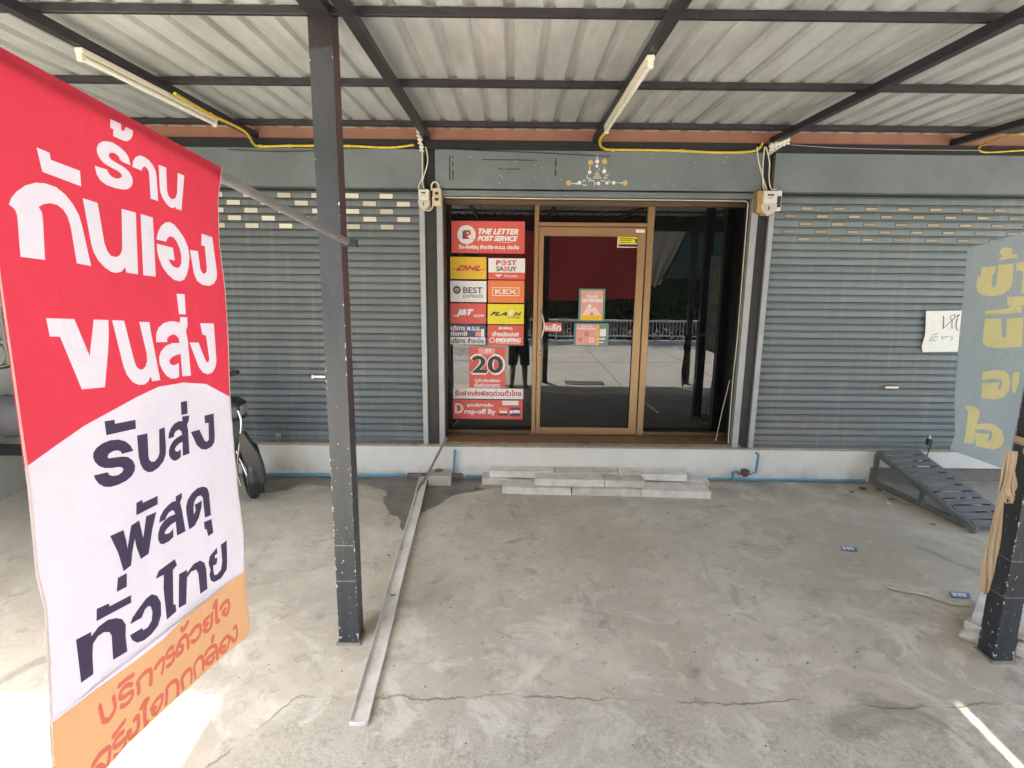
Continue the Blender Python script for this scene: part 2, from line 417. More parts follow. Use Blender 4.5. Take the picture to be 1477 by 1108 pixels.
m = MB(); m.box(-.66, 2.19, 5.5, 5.62, 2.70, 2.752); m.box(-.66, 2.19, 5.485, 5.5, 2.733, 2.745); m.build('shutter_bottom_bar', teal, bld, bevel=.003)
m = MB(); m.box(-4.6, 7.5, 5.485, 5.6, 3.096, 3.172); m.build('lintel', black, bld)
m = MB(); m.box(-4.6, 7.5, 5.5, 5.6, 3.174, 3.282); m.build('primer_beam', orange, bld, bevel=.004)
MB().box(-4.6, -3.93, 5.52, 5.62, .347, 2.757).build('side_panel', mat('pale_panel', (.42, .43, .41), .8, bump=.2), bld)
m = MB(); m.box(-4.6, 7.5, 5.62, 5.9, 2.76, 3.6); m.build('upper_wall', mat('dull_brown_wall', (.2, .19, .17), .9), bld)  # dull grey-brown wall colour
for x0, x1 in ((-.71, -.655), (2.262, 2.3)): MB().box(x0, x1, 5.56, 5.95, .347, 2.7).build('door_reveal', mat('reveal_dark_brown', (.035, .028, .022), .5), bld)
m = MB(); m.box(-.655, 2.262, 5.56, 5.9, 2.702, 2.72); m.build('reveal_head', mat('reveal_dark_brown', (.035, .028, .022), .5), bld)
m = MB(); m.box(-4.6, 7.5, 6.3, 6.4, -.2, 3.6); m.build('inner_wall', mat('dull_brown_wall', (.2, .19, .17), .9), bld)
# marks left by old stickers on the middle fascia
dk = flat('old_glue_mark', (.05, .055, .055), .8)
for (x0, y0, x1, y1) in ((647.5, 225, 650, 260), (652, 225, 654.5, 260), (695, 229.5, 775, 232), (719, 243, 750, 245), (800.5, 225, 802.5, 254)):
    a, b_ = A(x0, y0, 5.47), A(x1, y1, 5.47)
    n = 9; V_ = []
    m = MB()
    vert = abs(b_.z - a.z) > abs(b_.x - a.x)
    for k in range(n):
        if random.random() < .12: continue
        t0, t1 = k / n, (k + 1) / n
        j = lambda: random.uniform(-.002, .002)
        if vert:
            z0, z1 = a.z + (b_.z - a.z) * t0, a.z + (b_.z - a.z) * t1
            m.add([(a.x + j(), 5.4685, z0), (b_.x + j(), 5.4685, z0), (b_.x + j(), 5.4685, z1), (a.x + j(), 5.4685, z1)], [(0, 1, 2, 3)])
        else:
            x_0, x_1 = a.x + (b_.x - a.x) * t0, a.x + (b_.x - a.x) * t1
            m.add([(x_0, 5.4685, a.z + j()), (x_1, 5.4685, a.z + j()), (x_1, 5.4685, b_.z + j()), (x_0, 5.4685, b_.z + j())], [(0, 1, 2, 3)])
    m.build('glue_mark', dk, bld, kind='stuff')
m = MB()
for k in range(26):
    p = A(random.uniform(640, 1090), random.uniform(222, 270), 5.469); r = random.uniform(.002, .005)
    m.add([(p.x - r, p.y, p.z - r), (p.x + r, p.y, p.z - r * .6), (p.x + r * .7, p.y, p.z + r), (p.x - r, p.y, p.z + r * .8)], [(0, 1, 2, 3)])
m.build('paint_chips', flat('pale_chip', (.5, .52, .5)), bld, kind='stuff')

# ---------------- roller shutters
def slat_mat(name, col, sheen_stain):
    m = mat(name, col, .5, .0, var=.1, scale=1.1, spec=.35, stretch=(1, 1, 2.2))
    N, L, b = nodes_of(m); src = b.inputs['Base Color'].links[0].from_socket
    geo = N.new('ShaderNodeNewGeometry'); mp = N.new('ShaderNodeMapping'); mp.inputs['Scale'].default_value = (.6, 1, 2.5)
    L.new(geo.outputs['Position'], mp.inputs[0])
    n = N.new('ShaderNodeTexNoise'); n.inputs['Scale'].default_value = 1.4; n.inputs['Detail'].default_value = 8; n.inputs['Roughness'].default_value = .7
    L.new(mp.outputs[0], n.inputs['Vector'])
    sp = N.new('ShaderNodeSeparateXYZ'); L.new(geo.outputs['Position'], sp.inputs[0])
    h = N.new('ShaderNodeMapRange'); L.new(sp.outputs[2], h.inputs[0]); h.inputs[1].default_value = 1.35; h.inputs[2].default_value = .55; h.inputs[3].default_value = .05; h.inputs[4].default_value = 1
    r = N.new('ShaderNodeMapRange'); L.new(n.outputs['Fac'], r.inputs[0]); r.inputs[1].default_value = .42; r.inputs[2].default_value = .66
    mu = N.new('ShaderNodeMath'); mu.operation = 'MULTIPLY'; L.new(h.outputs[0], mu.inputs[0]); L.new(r.outputs[0], mu.inputs[1])
    mu2 = N.new('ShaderNodeMath'); mu2.operation = 'MULTIPLY'; L.new(mu.outputs[0], mu2.inputs[0]); mu2.inputs[1].default_value = .75
    mx = N.new('ShaderNodeMix'); mx.data_type = 'RGBA'; L.new(mu2.outputs[0], mx.inputs[0]); L.new(src, mx.inputs[6]); mx.inputs[7].default_value = (*sheen_stain, 1)  # low slats: bluish reflection painted on the left, brown stain on the right
    oi = N.new('ShaderNodeObjectInfo'); hr = N.new('ShaderNodeHueSaturation'); vr_ = N.new('ShaderNodeMapRange'); L.new(oi.outputs['Random'], vr_.inputs[0]); vr_.inputs[3].default_value = .88; vr_.inputs[4].default_value = 1.1
    L.new(vr_.outputs[0], hr.inputs['Value']); L.new(mx.outputs[2], hr.inputs['Color'])
    # rain streaks and dust, stretched downwards
    m3 = N.new('ShaderNodeMapping'); m3.inputs['Scale'].default_value = (22, 1, 1.6); L.new(geo.outputs['Position'], m3.inputs[0])
    n3 = N.new('ShaderNodeTexNoise'); n3.inputs['Scale'].default_value = 1; n3.inputs['Detail'].default_value = 7; L.new(m3.outputs[0], n3.inputs['Vector'])
    r3 = N.new('ShaderNodeMapRange'); L.new(n3.outputs['Fac'], r3.inputs[0]); r3.inputs[1].default_value = .52; r3.inputs[2].default_value = .75; r3.inputs[4].default_value = .28
    x3 = N.new('ShaderNodeMix'); x3.data_type = 'RGBA'; L.new(r3.outputs[0], x3.inputs[0]); L.new(hr.outputs[0], x3.inputs[6]); x3.inputs[7].default_value = (.33, .33, .3, 1)
    L.new(x3.outputs[2], b.inputs['Base Color'])
    rr_ = N.new('ShaderNodeMapRange'); L.new(n.outputs['Fac'], rr_.inputs[0]); rr_.inputs[3].default_value = .35; rr_.inputs[4].default_value = .7; L.new(rr_.outputs[0], b.inputs['Roughness'])
    return m
SMl = slat_mat('grey_slat_paint', (.155, .18, .19), (.10, .135, .165))
SMr = slat_mat('blue_grey_slat_paint', (.18, .218, .232), (.24, .205, .15))
PITCH = .0691; NS = 34
def shutter(name, x0, x1, material, label, vents):
    xc = (x0 + x1) / 2; t = thing(name, (xc, 5.58, .347), label, 'shutter', 'roller shutters of the shop row')
    hw = (x1 - x0) / 2
    prof = [(.020, 0), (.016, .0008), (.001, .003), (-.0005, .010), (-.0012, .03), (-.0005, .048), (.0004, .0505), (.016, .0512), (.016, .0556), (.0015, .0566), (.001, .0612), (.0022, .0628), (.016, .0636), (.02, PITCH - .0004)]
    m = MB()
    L_, R_ = [Vector((-hw, y, z)) for y, z in prof], [Vector((hw, y, z)) for y, z in prof]
    n = len(prof); m.add(L_ + R_, [(i, n + i, n + i + 1, i + 1) for i in range(n - 1)])
    me = m.mesh('slat', material)
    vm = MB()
    vm.cm = 1; vm.box(-vents[1] / 2 - .004, vents[1] / 2 + .004, -.0035, .0, .026 - vents[2] / 2 - .004, .026 + vents[2] / 2 + .004)  # dark plate stands in for the shadow round each vent recess
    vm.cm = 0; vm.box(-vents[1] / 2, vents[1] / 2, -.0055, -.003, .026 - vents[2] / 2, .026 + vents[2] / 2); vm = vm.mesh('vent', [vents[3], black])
    fr = None and MB().box(-vents[1] / 2 - .003, vents[1] / 2 + .003, -.0055, .0, .026 - vents[2] / 2 - .003, .026 + vents[2] / 2 + .003).mesh('vent_rim', material)
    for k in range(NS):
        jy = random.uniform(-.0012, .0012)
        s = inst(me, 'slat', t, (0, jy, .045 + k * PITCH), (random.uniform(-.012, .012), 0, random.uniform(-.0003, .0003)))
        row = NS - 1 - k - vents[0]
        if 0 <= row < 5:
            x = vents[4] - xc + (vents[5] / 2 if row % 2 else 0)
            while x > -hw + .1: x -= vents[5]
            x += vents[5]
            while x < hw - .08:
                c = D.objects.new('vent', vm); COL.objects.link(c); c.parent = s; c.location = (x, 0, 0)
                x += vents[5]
    m = MB(); m.box(x0, x1, 5.572, 5.6, .349, .392); m.box(x0, x1, 5.56, 5.572, .349, .362)
    m.build('bottom_rail', material, t, bevel=.003)
    m = MB(); m.box(x0, x1, 5.602, 5.61, .36, 2.76); m.build('backing', black, t)
    return t
cream = flat('cream_vent_plastic', (.66, .64, .54), .4); tan = flat('tan_vent', (.42, .35, .24), .5)
for m_ in (cream, tan):
    N, L, b = nodes_of(m_); src = b.inputs['Base Color'].links[0].from_socket; oi = N.new('ShaderNodeObjectInfo'); hr = N.new('ShaderNodeHueSaturation'); v_ = N.new('ShaderNodeMapRange')
    L.new(oi.outputs['Random'], v_.inputs[0]); v_.inputs[3].default_value = .72; v_.inputs[4].default_value = 1.1; L.new(v_.outputs[0], hr.inputs['Value']); L.new(src, hr.inputs['Color']); L.new(hr.outputs[0], b.inputs['Base Color'])
vl = A(360, 283, 5.57); vr = A(1165, 297, 5.57)
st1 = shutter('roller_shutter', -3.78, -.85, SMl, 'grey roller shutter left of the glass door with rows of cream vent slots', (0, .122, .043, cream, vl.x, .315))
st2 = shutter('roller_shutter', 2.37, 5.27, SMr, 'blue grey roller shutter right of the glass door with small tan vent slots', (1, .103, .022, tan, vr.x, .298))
# latches and padlocks
steel = mat('galvanised_steel', (.5, .5, .48), .35, .7)
brass = mat('brass_lock', (.55, .42, .16), .35, .8)
m = MB(); p = A(451, 543, 5.56); q = A(470, 544.5, 5.56)
m.box(p.x, q.x, 5.545, 5.565, p.z - .012, p.z + .012); m.box(p.x - .006, p.x + .012, 5.54, 5.57, p.z - .02, p.z + .02); m.build('latch', steel, st1, bevel=.002)
m = MB(); p = A(1276, 558.5, 5.56); q = A(1295, 559, 5.56)
m.box(p.x, q.x, 5.545, 5.565, p.z - .011, p.z + .011); m.build('latch', steel, st2, bevel=.002)
p = A(402, 629, 5.53)
pl = thing('padlock', p, 'small chrome padlock on the bottom edge of the left roller shutter', 'padlock', 'padlocks on the shutters')
m = MB(); m.box(p.x - .025, p.x + .025, 5.515, 5.545, p.z - .01, p.z + .035); m.build('body', steel, pl, bevel=.004)
m = MB(); m.tube([(p.x - .015, 5.53, p.z - .005), (p.x - .015, 5.53, p.z - .04), (p.x, 5.53, p.z - .052), (p.x + .015, 5.53, p.z - .04), (p.x + .015, 5.53, p.z - .005)], .005, 6); m.build('shackle', brass, pl)
p = A(1338, 640, 5.5)
pl = thing('padlock', p, 'black padlock with a short chain at the foot of the right shutter above the ramp', 'padlock', 'padlocks on the shutters')
m = MB(); m.box(p.x - .02, p.x + .03, 5.47, 5.51, p.z - .01, p.z + .05); m.build('body', black, pl, bevel=.006)
m = MB(); m.tube([(p.x + .005, 5.49, p.z + .05), (p.x, 5.5, p.z + .08), (p.x + .02, 5.51, p.z + .08), (p.x + .025, 5.5, p.z + .045)], .006, 6); m.build('shackle', steel, pl)
m = MB(); c0 = Vector((p.x + .01, 5.47, p.z - .01)); c1 = Vector((p.x - .13, 5.36, .33 - .06))
for k in range(12):
    a = c0.lerp(c1, k / 12); b_ = c0.lerp(c1, (k + 1.35) / 12); dz = -.05 * math.sin(math.pi * k / 12)
    pr = Vector((.006, .0, .003)) if k % 2 else Vector((0, .006, .002))
    m.tube([a + pr + Vector((0, 0, dz)), b_ + pr + Vector((0, 0, dz)), b_ - pr + Vector((0, 0, dz)), a - pr + Vector((0, 0, dz)), a + pr + Vector((0, 0, dz))], .0028, 5, cap=False)
m.build('chain', iron, pl)

# ---------------- glass storefront
bronze = mat('bronze_aluminium', (.32, .215, .11), .34, .55, var=.06, scale=2, stretch=(1, 1, .2))
bronzed = mat('dark_bronze_aluminium', (.17, .115, .065), .4, .5, var=.08)
def glass_mat():
    m = D.materials.new('tinted_mirror_glass'); m.use_nodes = True; N, L, b = nodes_of(m)
    b.inputs['Base Color'].default_value = (.006, .007, .007, 1); b.inputs['Roughness'].default_value = .012; b.inputs['IOR'].default_value = 1.62
    tc = N.new('ShaderNodeTexCoord'); n = N.new('ShaderNodeTexNoise'); n.inputs['Scale'].default_value = 2.2; n.inputs['Detail'].default_value = 1
    L.new(tc.outputs['Object'], n.inputs['Vector']); bp = N.new('ShaderNodeBump'); bp.inputs['Strength'].default_value = .04; bp.inputs['Distance'].default_value = .01
    L.new(n.outputs['Fac'], bp.inputs['Height']); L.new(bp.outputs[0], b.inputs['Normal'])
    d = N.new('ShaderNodeTexNoise'); d.inputs['Scale'].default_value = 9; d.inputs['Detail'].default_value = 8; L.new(tc.outputs['Object'], d.inputs['Vector'])
    mr = N.new('ShaderNodeMapRange'); L.new(d.outputs['Fac'], mr.inputs[0]); mr.inputs[1].default_value = .45; mr.inputs[2].default_value = .8; mr.inputs[3].default_value = .008; mr.inputs[4].default_value = .06
    L.new(mr.outputs[0], b.inputs['Roughness'])
    return m
GL = glass_mat()
YF, YG = 5.78, 5.83
sf = thing('glass_storefront', (.8, 5.84, .347), 'tinted glass shopfront with bronze aluminium frame and a hinged glass door', 'shopfront')
xl = [A(771, 340, YF).x, A(777.2, 340, YF).x]     # left mullion
xr = [A(933.2, 340, YF).x, A(943, 340, YF).x]     # right mullion
zt = [A(850, 321, YF).z, A(850, 327, YF).z]
zb = .372; ztop = 2.702; xL, xR = -.655, 2.262
def fb(x0, x1, z0, z1, name='frame_bar', mt=bronze, y0=YF, y1=5.87, par=sf):
    return MB().box(x0, x1, y0, y1, z0, z1).build(name, mt, par, bevel=.003)
fb(xL, xR, ztop - .045, ztop, 'head_bar', bronzed)
fb(xl[0], xl[1], zb, ztop - .046, 'mullion'); fb(xr[0], xr[1], zb, ztop - .046, 'mullion')
fb(xl[1] + .001, xr[0] - .001, zt[1], zt[0], 'transom_bar')
fb(xL, xl[0] - .001, zb, zb + .042, 'bottom_bar', bronzed); fb(xr[1] + .001, xR, zb, zb + .042, 'bottom_bar', bronzed)
MB().box(xL, xR, 5.5, 5.9, .348, .371).build('sill', mat('bronze_brown_sill', (.26, .17, .095), .5, .1, var=.2, scale=7), sf, bevel=.004)
for x0, x1, z0, z1 in ((xL, xl[0], zb + .04, ztop - .04), (xr[1], xR, zb + .04, ztop - .04), (xl[1], xr[0], zt[0] - .003, ztop - .04)):
    MB().box(x0 - .003, x1 + .003, YG, YG + .008, z0, z1).build('glass_pane', GL, sf)
dx0, dx1 = xl[1] + .003, xr[0] - .012; dz0, dz1 = zb + .006, zt[1] - .006
door = MB().box(dx0, dx0 + .046, YF - .01, 5.825, dz0, dz1).box(dx1 - .075, dx1, YF - .01, 5.825, dz0, dz1)\
    .box(dx0 + .046, dx1 - .075, YF - .01, 5.825, dz1 - .085, dz1).box(dx0 + .046, dx1 - .075, YF - .01, 5.825, dz0, dz0 + .08).build('door', bronze, sf, bevel=.003)
MB().box(dx0 + .043, dx1 - .072, 5.80, 5.808, dz0 + .077, dz1 - .082).build('door_glass', GL, door)
m = MB(); hx = dx0 + .03; hz0, hz1 = A(781, 491, 5.74).z, A(781, 450, 5.74).z
m.tube(smooth_line([(hx, 5.775, hz0), (hx + .004, 5.74, hz0 + .01), (hx + .028, 5.725, (hz0 * 2 + hz1) / 3), (hx + .034, 5.72, (hz0 + hz1) / 2), (hx + .028, 5.725, (hz0 + hz1 * 2) / 3), (hx + .004, 5.74, hz1 - .01), (hx, 5.775, hz1)], 4), .010, 8)
m.build('handle', steel, door)
MB().lathe((hx, 5.772, A(778, 509, 5.77).z), (0, -1, 0), [(0, .017), (.004, .017), (.005, .009), (.009, .009)], 12).build('lock', brass, door)
a, b_ = A(917, 331, 5.76), A(930, 336, 5.76)
MB().box(a.x, b_.x, 5.755, 5.768, b_.z, a.z).build('door_tag', flat('ivory_label', (.75, .68, .55)), door, bevel=.002)
# light trim cable running round the right reveal
m = MB(); m.tube([(-.64, 5.555, 2.69), (2.13, 5.555, 2.688), (2.155, 5.55, 2.67), (2.16, 5.545, 1.4), (2.152, 5.55, 1.05), (2.155, 5.545, .37)], .006, 6)
single(m, 'white_cable', flat('ivory_cable', (.66, .62, .5)), 'thin ivory cable run along the head and right side of the shopfront opening', 'cable')
m = MB(); m.tube([(2.14, 5.6, 1.0), (2.1, 5.62, .7), (2.06, 5.63, .374)], .004, 5)
single(m, 'loose_wire', flat('ivory_cable', (.66, .62, .5)), 'loose pale wire hanging down to the right end of the door sill', 'cable')

# ================================================================== SIGNS ON THE GLASS
Red = flat('sign_red', (.66, .10, .075)); White = flat('sign_white', (.78, .77, .75)); Yel = flat('sign_yellow', (.72, .46, .02)); Yel2 = flat('sign_lemon', (.78, .66, .02))
Orn = flat('sign_orange', (.78, .2, .05)); Navy = flat('sign_navy', (.06, .075, .16)); Blk = flat('sign_black', (.03, .028, .03)); Grey = flat('sign_grey', (.085, .08, .082))
DRed = flat('sign_dark_red', (.5, .04, .035)); Cream = flat('sign_cream', (.75, .6, .5)); Grn = flat('sign_green_edge', (.08, .25, .2)); Pink = flat('sign_pink', (.7, .32, .28))
YS = YG - .004
def sign(name, label, px, base, items, group='courier stickers on the left glass', cat='sign', Y=YS, mt=None):
    a, b_ = A(px[0], px[1], Y), A(px[2], px[3], Y)
    x0, x1, z1, z0 = a.x, b_.x, a.z, b_.z; W, H = x1 - x0, z1 - z0
    t = thing(name, ((x0 + x1) / 2, Y, z0), label, cat, group)
    MB().box(x0, x1, Y, Y + .003, z0, z1).build('panel', base, t)
    for it in items:
        k = it[0]; u0, u1, v0, v1 = it[1]     # fractions: left,right,bottom,top
        bx = (x0 + W * u0, x0 + W * u1, z0 + H * v0, z0 + H * v1)
        if k == 'r': MB().box(bx[0], bx[1], Y - .0008 - (it[3] if len(it) > 3 else 0), Y - .0002, bx[2], bx[3]).build(it[4] if len(it) > 4 else 'colour_block', it[2], t)
        elif k == 't': text(it[3], bx, Y, it[2], t, bold=(it[4] if len(it) > 4 else .0) * (bx[3] - bx[2]), shear=it[5] if len(it) > 5 else 0, th=.0026)
        elif k == 'p': panel_poly([(x0 + W * u, z0 + H * v) for u, v in it[4]], Y, it[2], t, it[3], th=.0022 + .0003 * items.index(it))
        elif k == 'o':
            c = ((bx[0] + bx[1]) / 2, (bx[2] + bx[3]) / 2); r = min(bx[1] - bx[0], bx[3] - bx[2]) / 2
            if len(it) > 4:
                ro = [(c[0] + math.cos(q * .3142) * r, c[1] + math.sin(q * .3142) * r) for q in range(20)]
                ri = [(c[0] + math.cos(-q * .3142) * r * it[4], c[1] + math.sin(-q * .3142) * r * it[4]) for q in range(20)]
                V, T = fill([[ro, ri]]); mm = MB(); mm.add([(v.x, Y - .0024, v.y) for v in V], T); mm.build(it[3], it[2], t)
            else: MB().lathe((c[0], Y, c[1]), (0, -1, 0), [(0, r), (.0018, r)], 28).build(it[3], it[2], t)
    return t
FULL = (0, 1, 0, 1)
sign('courier_sign', 'wide red sign with white logo reading THE LETTER POST SERVICE at the top left glass', (651, 318.5, 756.5, 366), Red, [
    ('o', (.065, .345, .28, .87), White, 'logo_disc'),
    ('p', FULL, Grey, 'logo_mark', [(.15, .44), (.15, .66), (.17, .71), (.26, .71), (.26, .68), (.185, .68), (.185, .47), (.23, .47), (.29, .42), (.29, .44)]),
    ('p', FULL, DRed, 'logo_mark', [(.185, .47), (.185, .68), (.25, .68), (.27, .62), (.25, .56), (.225, .56), (.225, .47)]),
    ('p', FULL, White, 'logo_dot', [(.21, .6), (.21, .65), (.235, .65), (.235, .6)]),
    ('t', (.37, .91, .60, .76), White, 'THE LETTER', .10, .35), ('t', (.36, .9, .39, .54), White, 'POST SERVICE', .10, .35),
    ('p', FULL, White, 'swoosh', [(.62, .355), (.7, .335), (.78, .335), (.86, .365), (.78, .348), (.7, .348)]),
    ('t', (.1, .92, .1, .27), White, 'รับ-ส่งพัสดุ ชำระบิล พ.ร.บ. ประกัน', .05)])
sign('courier_sign', 'yellow sticker with slanted red DHL letters, upper left of the sticker grid', (649.5, 370.5, 701.5, 403), Yel, [
    ('r', (.06, .2, .44, .47), DRed), ('r', (.8, .96, .42, .45), DRed), ('t', (.17, .83, .40, .60), DRed, 'DHL', .14, .5)])
sign('courier_sign', 'white and red POST SABUY sticker in the top right of the sticker grid', (704.5, 372.5, 757, 403.5), White, [
    ('r', (0, 1, 0, .33), Red), ('t', (.22, .33, .68, .9), DRed, 'P', .07), ('o', (.355, .5, .66, .92), DRed, 'logo_ring', .68), ('p', FULL, DRed, 'plane_mark', [(.38, .78), (.48, .86), (.45, .72), (.43, .77)]),
    ('t', (.53, .76, .68, .9), DRed, 'ST', .07), ('t', (.22, .42, .4, .61), Grey, 'SA', .07), ('t', (.44, .53, .4, .61), Orn, 'B', .07), ('t', (.55, .76, .4, .61), Grey, 'UY', .07),
    ('p', FULL, White, 'arrow_mark', [(.17, .23), (.39, .23), (.28, .1)]), ('t', (.44, .8, .09, .23), Cream, 'Simple', .04)])
sign('courier_sign', 'white BEST EXPRESS sticker with dark hexagonal logo', (649.5, 405, 701.5, 436), White, [
    ('o', (.07, .29, .38, .76), Grey, 'logo_ring', .45), ('p', FULL, DRed, 'logo_mark', [(.12, .47), (.18, .66), (.24, .47), (.18, .52)]),
    ('t', (.36, .89, .42, .70), Grey, 'BEST', .04), ('t', (.36, .9, .2, .35), Grey, 'EXPRESS', .01)])
sign('courier_sign', 'orange KEX sticker with the letters in a white outlined box', (704, 404.5, 756, 437), Orn, [
    ('r', (.12, .86, .66, .69), White), ('r', (.12, .86, .31, .34), White), ('r', (.12, .135, .34, .66), White), ('r', (.845, .86, .34, .66), White), ('t', (.2, .79, .4, .6), White, 'KEX', .04)])
sign('courier_sign', 'red J&T HOME sticker with slanted white letters', (649.5, 437.5, 701, 467.5), Red, [
    ('t', (.17, .64, .36, .7), White, 'J&T', .12, .35), ('r', (.08, .2, .36, .42), White), ('t', (.65, .95, .34, .46), White, 'HOME', .05, .3)])
sign('courier_sign', 'lemon yellow FLASH EXPRESS sticker with black italic letters', (703.5, 438.5, 755.5, 468), Yel2, [
    ('t', (.07, .52, .43, .6), Blk, 'FLA', .12, .45), ('p', FULL, White, 'lightning_mark', [(.66, .72), (.57, .5), (.63, .5), (.58, .32), (.71, .55), (.65, .55), (.72, .68)]), ('t', (.72, .92, .43, .6), Blk, 'H', .12, .45), ('t', (.56, .9, .3, .38), Grey, 'EXPRESS', .03)])
sign('courier_sign', 'navy and white two tone sticker with Thai tax and bill payment lettering', (649.5, 468.5, 700, 497), Navy, [
    ('r', (0, 1, 0, .37), White), ('t', (.02, .86, .72, .95), White, 'บริการ พ.ร.บ.', .06), ('t', (.02, .48, .45, .69), White, 'ต่อภาษี', .06),
    ('r', (.72, .88, .42, .66), Pink, .001, 'picture_block'), ('r', (.88, .97, .40, .8), White, .001, 'picture_block'), ('t', (.03, .95, .06, .32), Grey, 'บริการ ชำระบิล', .05)])
sign('courier_sign', 'red Thai sticker reading SME SHIPPING along its bottom', (703.5, 469, 755, 498.5), Red, [
    ('t', (.3, .68, .76, .94), White, 'ส่งพัสดุ', .05), ('t', (.13, .86, .45, .7), White, 'ต่างประเทศ', .06), ('o', (.05, .2, .12, .4), White, 'logo_ring', .7), ('t', (.22, .93, .15, .36), White, 'SMESHIPPING', .09, .3), ('r', (.25, .9, .09, .11), White)])
sign('price_sign', 'upright red poster with a large grey 20 outlined in white', (676.5, 500.5, 729, 559.5), Red, [
    ('r', (.26, .71, .82, .97), Pink), ('t', (.45, .6, .85, .95), White, 'JTX', .05), ('t', (.07, .94, .35, .80), White, '20', .10), ])
# dark figures over the white halo
a, b_ = A(676.5, 500.5, YS), A(729, 559.5, YS)
t20 = D.objects['price_sign']
W_, H_ = b_.x - a.x, a.z - b_.z
text('20', (a.x + W_ * .10, a.x + W_ * .91, b_.z + H_ * .375, b_.z + H_ * .775), YS - .0022, Blk, t20, bold=.008, th=.0026)
text('COD บริการส่งของ', (a.x + W_ * .15, a.x + W_ * .85, b_.z + H_ * .14, b_.z + H_ * .23), YS, White, t20, bold=.0015, th=.0026)
text('เก็บเงินปลายทาง', (a.x + W_ * .15, a.x + W_ * .85, b_.z + H_ * .01, b_.z + H_ * .125), YS, White, t20, bold=.0015, th=.0026)
sign('service_sign', 'long white strip with grey and red Thai lettering below the 20 poster', (653.5, 560, 754.5, 576), White, [
    ('t', (.03, .97, .14, .86), DRed, 'รับฝากส่งพัสดุด่วนทั่วไทย', .03)])
sign('service_sign', 'red Drop-off By sign at the foot of the left glass', (653, 576.5, 753.5, 605), Red, [
    ('t', (.035, .145, .3, .8), White, 'D', .04), ('t', (.17, .61, .2, .52), White, 'rop-off By', .05), ('t', (.2, .575, .6, .82), White, 'จุดบริการรับ', .05),
    ('r', (.71, .94, .74, .97), White), ('r', (.65, .79, .46, .6), Orn, .001, 'picture_block'), ('r', (.65, .79, .2, .3), Blk, .001, 'picture_block'), ('r', (.67, .78, .32, .44), White, .001, 'picture_block'),
    ('r', (.82, .97, .5, .62), Navy, .001, 'picture_block'), ('r', (.87, .96, .34, .48), White, .001, 'picture_block'), ('r', (.82, .97, .16, .3), Navy, .001, 'picture_block'), ('o', (.815, .865, .3, .48), White, 'picture_block')], )
YD = 5.80 - .004
sign('push_sign', 'small red and white push sign in Thai beside the door handle', (786, 465.5, 810, 478.5), Red, [
    ('r', (.03, .97, .05, .16), Pink), ('t', (.06, .94, .16, .84), White, 'ผลัก', .06)], group=None, Y=YD)
sign('security_sticker', 'small yellow security sticker at the top right of the glass door', (891, 341, 922, 357.5), Cream, [
    ('r', (.03, .97, .34, .96), Yel2), ('r', (.05, .95, .08, .3), Blk), ('r', (.1, .68, .8, .87), Grey), ('r', (.1, .64, .62, .7), Grey), ('r', (.1, .62, .44, .5), Grey), ('r', (.15, .8, .15, .22), Yel2),
    ('p', FULL, Blk, 'symbol', [(.7, .75), (.93, .75), (.86, .58), (.9, .44), (.8, .46), (.82, .62)])], group=None, Y=YD)
sign('cloth_poster', 'upright pink poster with a pile of goods picture on the glass door', (835.5, 416.5, 871.5, 464), Grn, [
    ('r', (.08, .92, .04, .95), Pink), ('r', (.08, .92, .04, .2), Yel, .001), ('t', (.3, .72, .74, .82), White, 'ต้อนรับ', .05), ('t', (.14, .9, .6, .73), White, 'สมาชิกใหม่', .07),
    ('p', FULL, Cream, 'picture_block', [(.14, .2), (.3, .42), (.4, .56), (.5, .4), (.62, .46), (.86, .2)]), ('p', FULL, White, 'picture_block', [(.36, .44), (.42, .56), (.5, .44)]), ('p', FULL, Orn, 'picture_block', [(.42, .2), (.5, .32), (.6, .2)])], group='posters on the door glass', cat='poster', Y=YD)
sign('offer_poster', 'square pink poster with a grey side column below the upright poster on the door', (829, 466, 877, 500), Grn, [
    ('r', (.05, .66, .06, .95), Pink), ('r', (.66, .72, .06, .95), Yel, .0005), ('r', (.72, .95, .06, .95), flat('poster_grey', (.2, .2, .17))), ('t', (.2, .5, .84, .92), White, 'สมัครสมาชิก', .04), ('t', (.08, .62, .7, .82), White, 'รับสิทธิ์ ทุกเดือน', .05),
    ('r', (.74, .92, .44, .76), White, .0008, 'picture_block'), ('r', (.72, .9, .3, .36), White, .0008), ('r', (.72, .86, .16, .2), White, .0008), ('o', (.3, .42, .42, .62), DRed, 'picture_block', .6), ('o', (.42, .6, .16, .4), Cream, 'picture_block', .4), ('o', (.12, .24, .22, .36), DRed, 'picture_block', .6)], group='posters on the door glass', cat='poster', Y=YD)
# blessing emblem drawn on the fascia
em = thing('blessing_emblem', A(862, 268, 5.469), 'white and gold dotted blessing emblem drawn on the middle fascia', 'emblem')
ew = flat('emblem_white_paint', (.78, .77, .68)); eg = flat('emblem_gold_leaf', (.55, .42, .12))
def epx(x, y, s=13.43): return (810 + x / s, 210 + y / s)
def dot(x, y, r, mt_, name):
    p = A(*epx(x, y), 5.469); rr = r / 13.43 * .0068
    MB().add([(p.x + math.cos(q * math.pi / 4 + random.uniform(-.2, .2)) * rr, 5.4688, p.z + math.sin(q * math.pi / 4) * rr) for q in range(8)], [tuple(range(8))[::-1]]).build(name, mt_, em)
for x, y, r in ((138, 725, 50), (563, 330, 45), (832, 310, 48), (1228, 725, 50)): dot(x, y, r, eg, 'gold_seal')
for x, y, r in ((690, 310, 36), (685, 400, 28), (545, 518, 34), (828, 500, 38), (345, 722, 34), (1010, 722, 34), (290, 742, 16), (1160, 728, 14), (880, 725, 30), (715, 735, 34)): dot(x, y, r, ew, 'painted_dot')
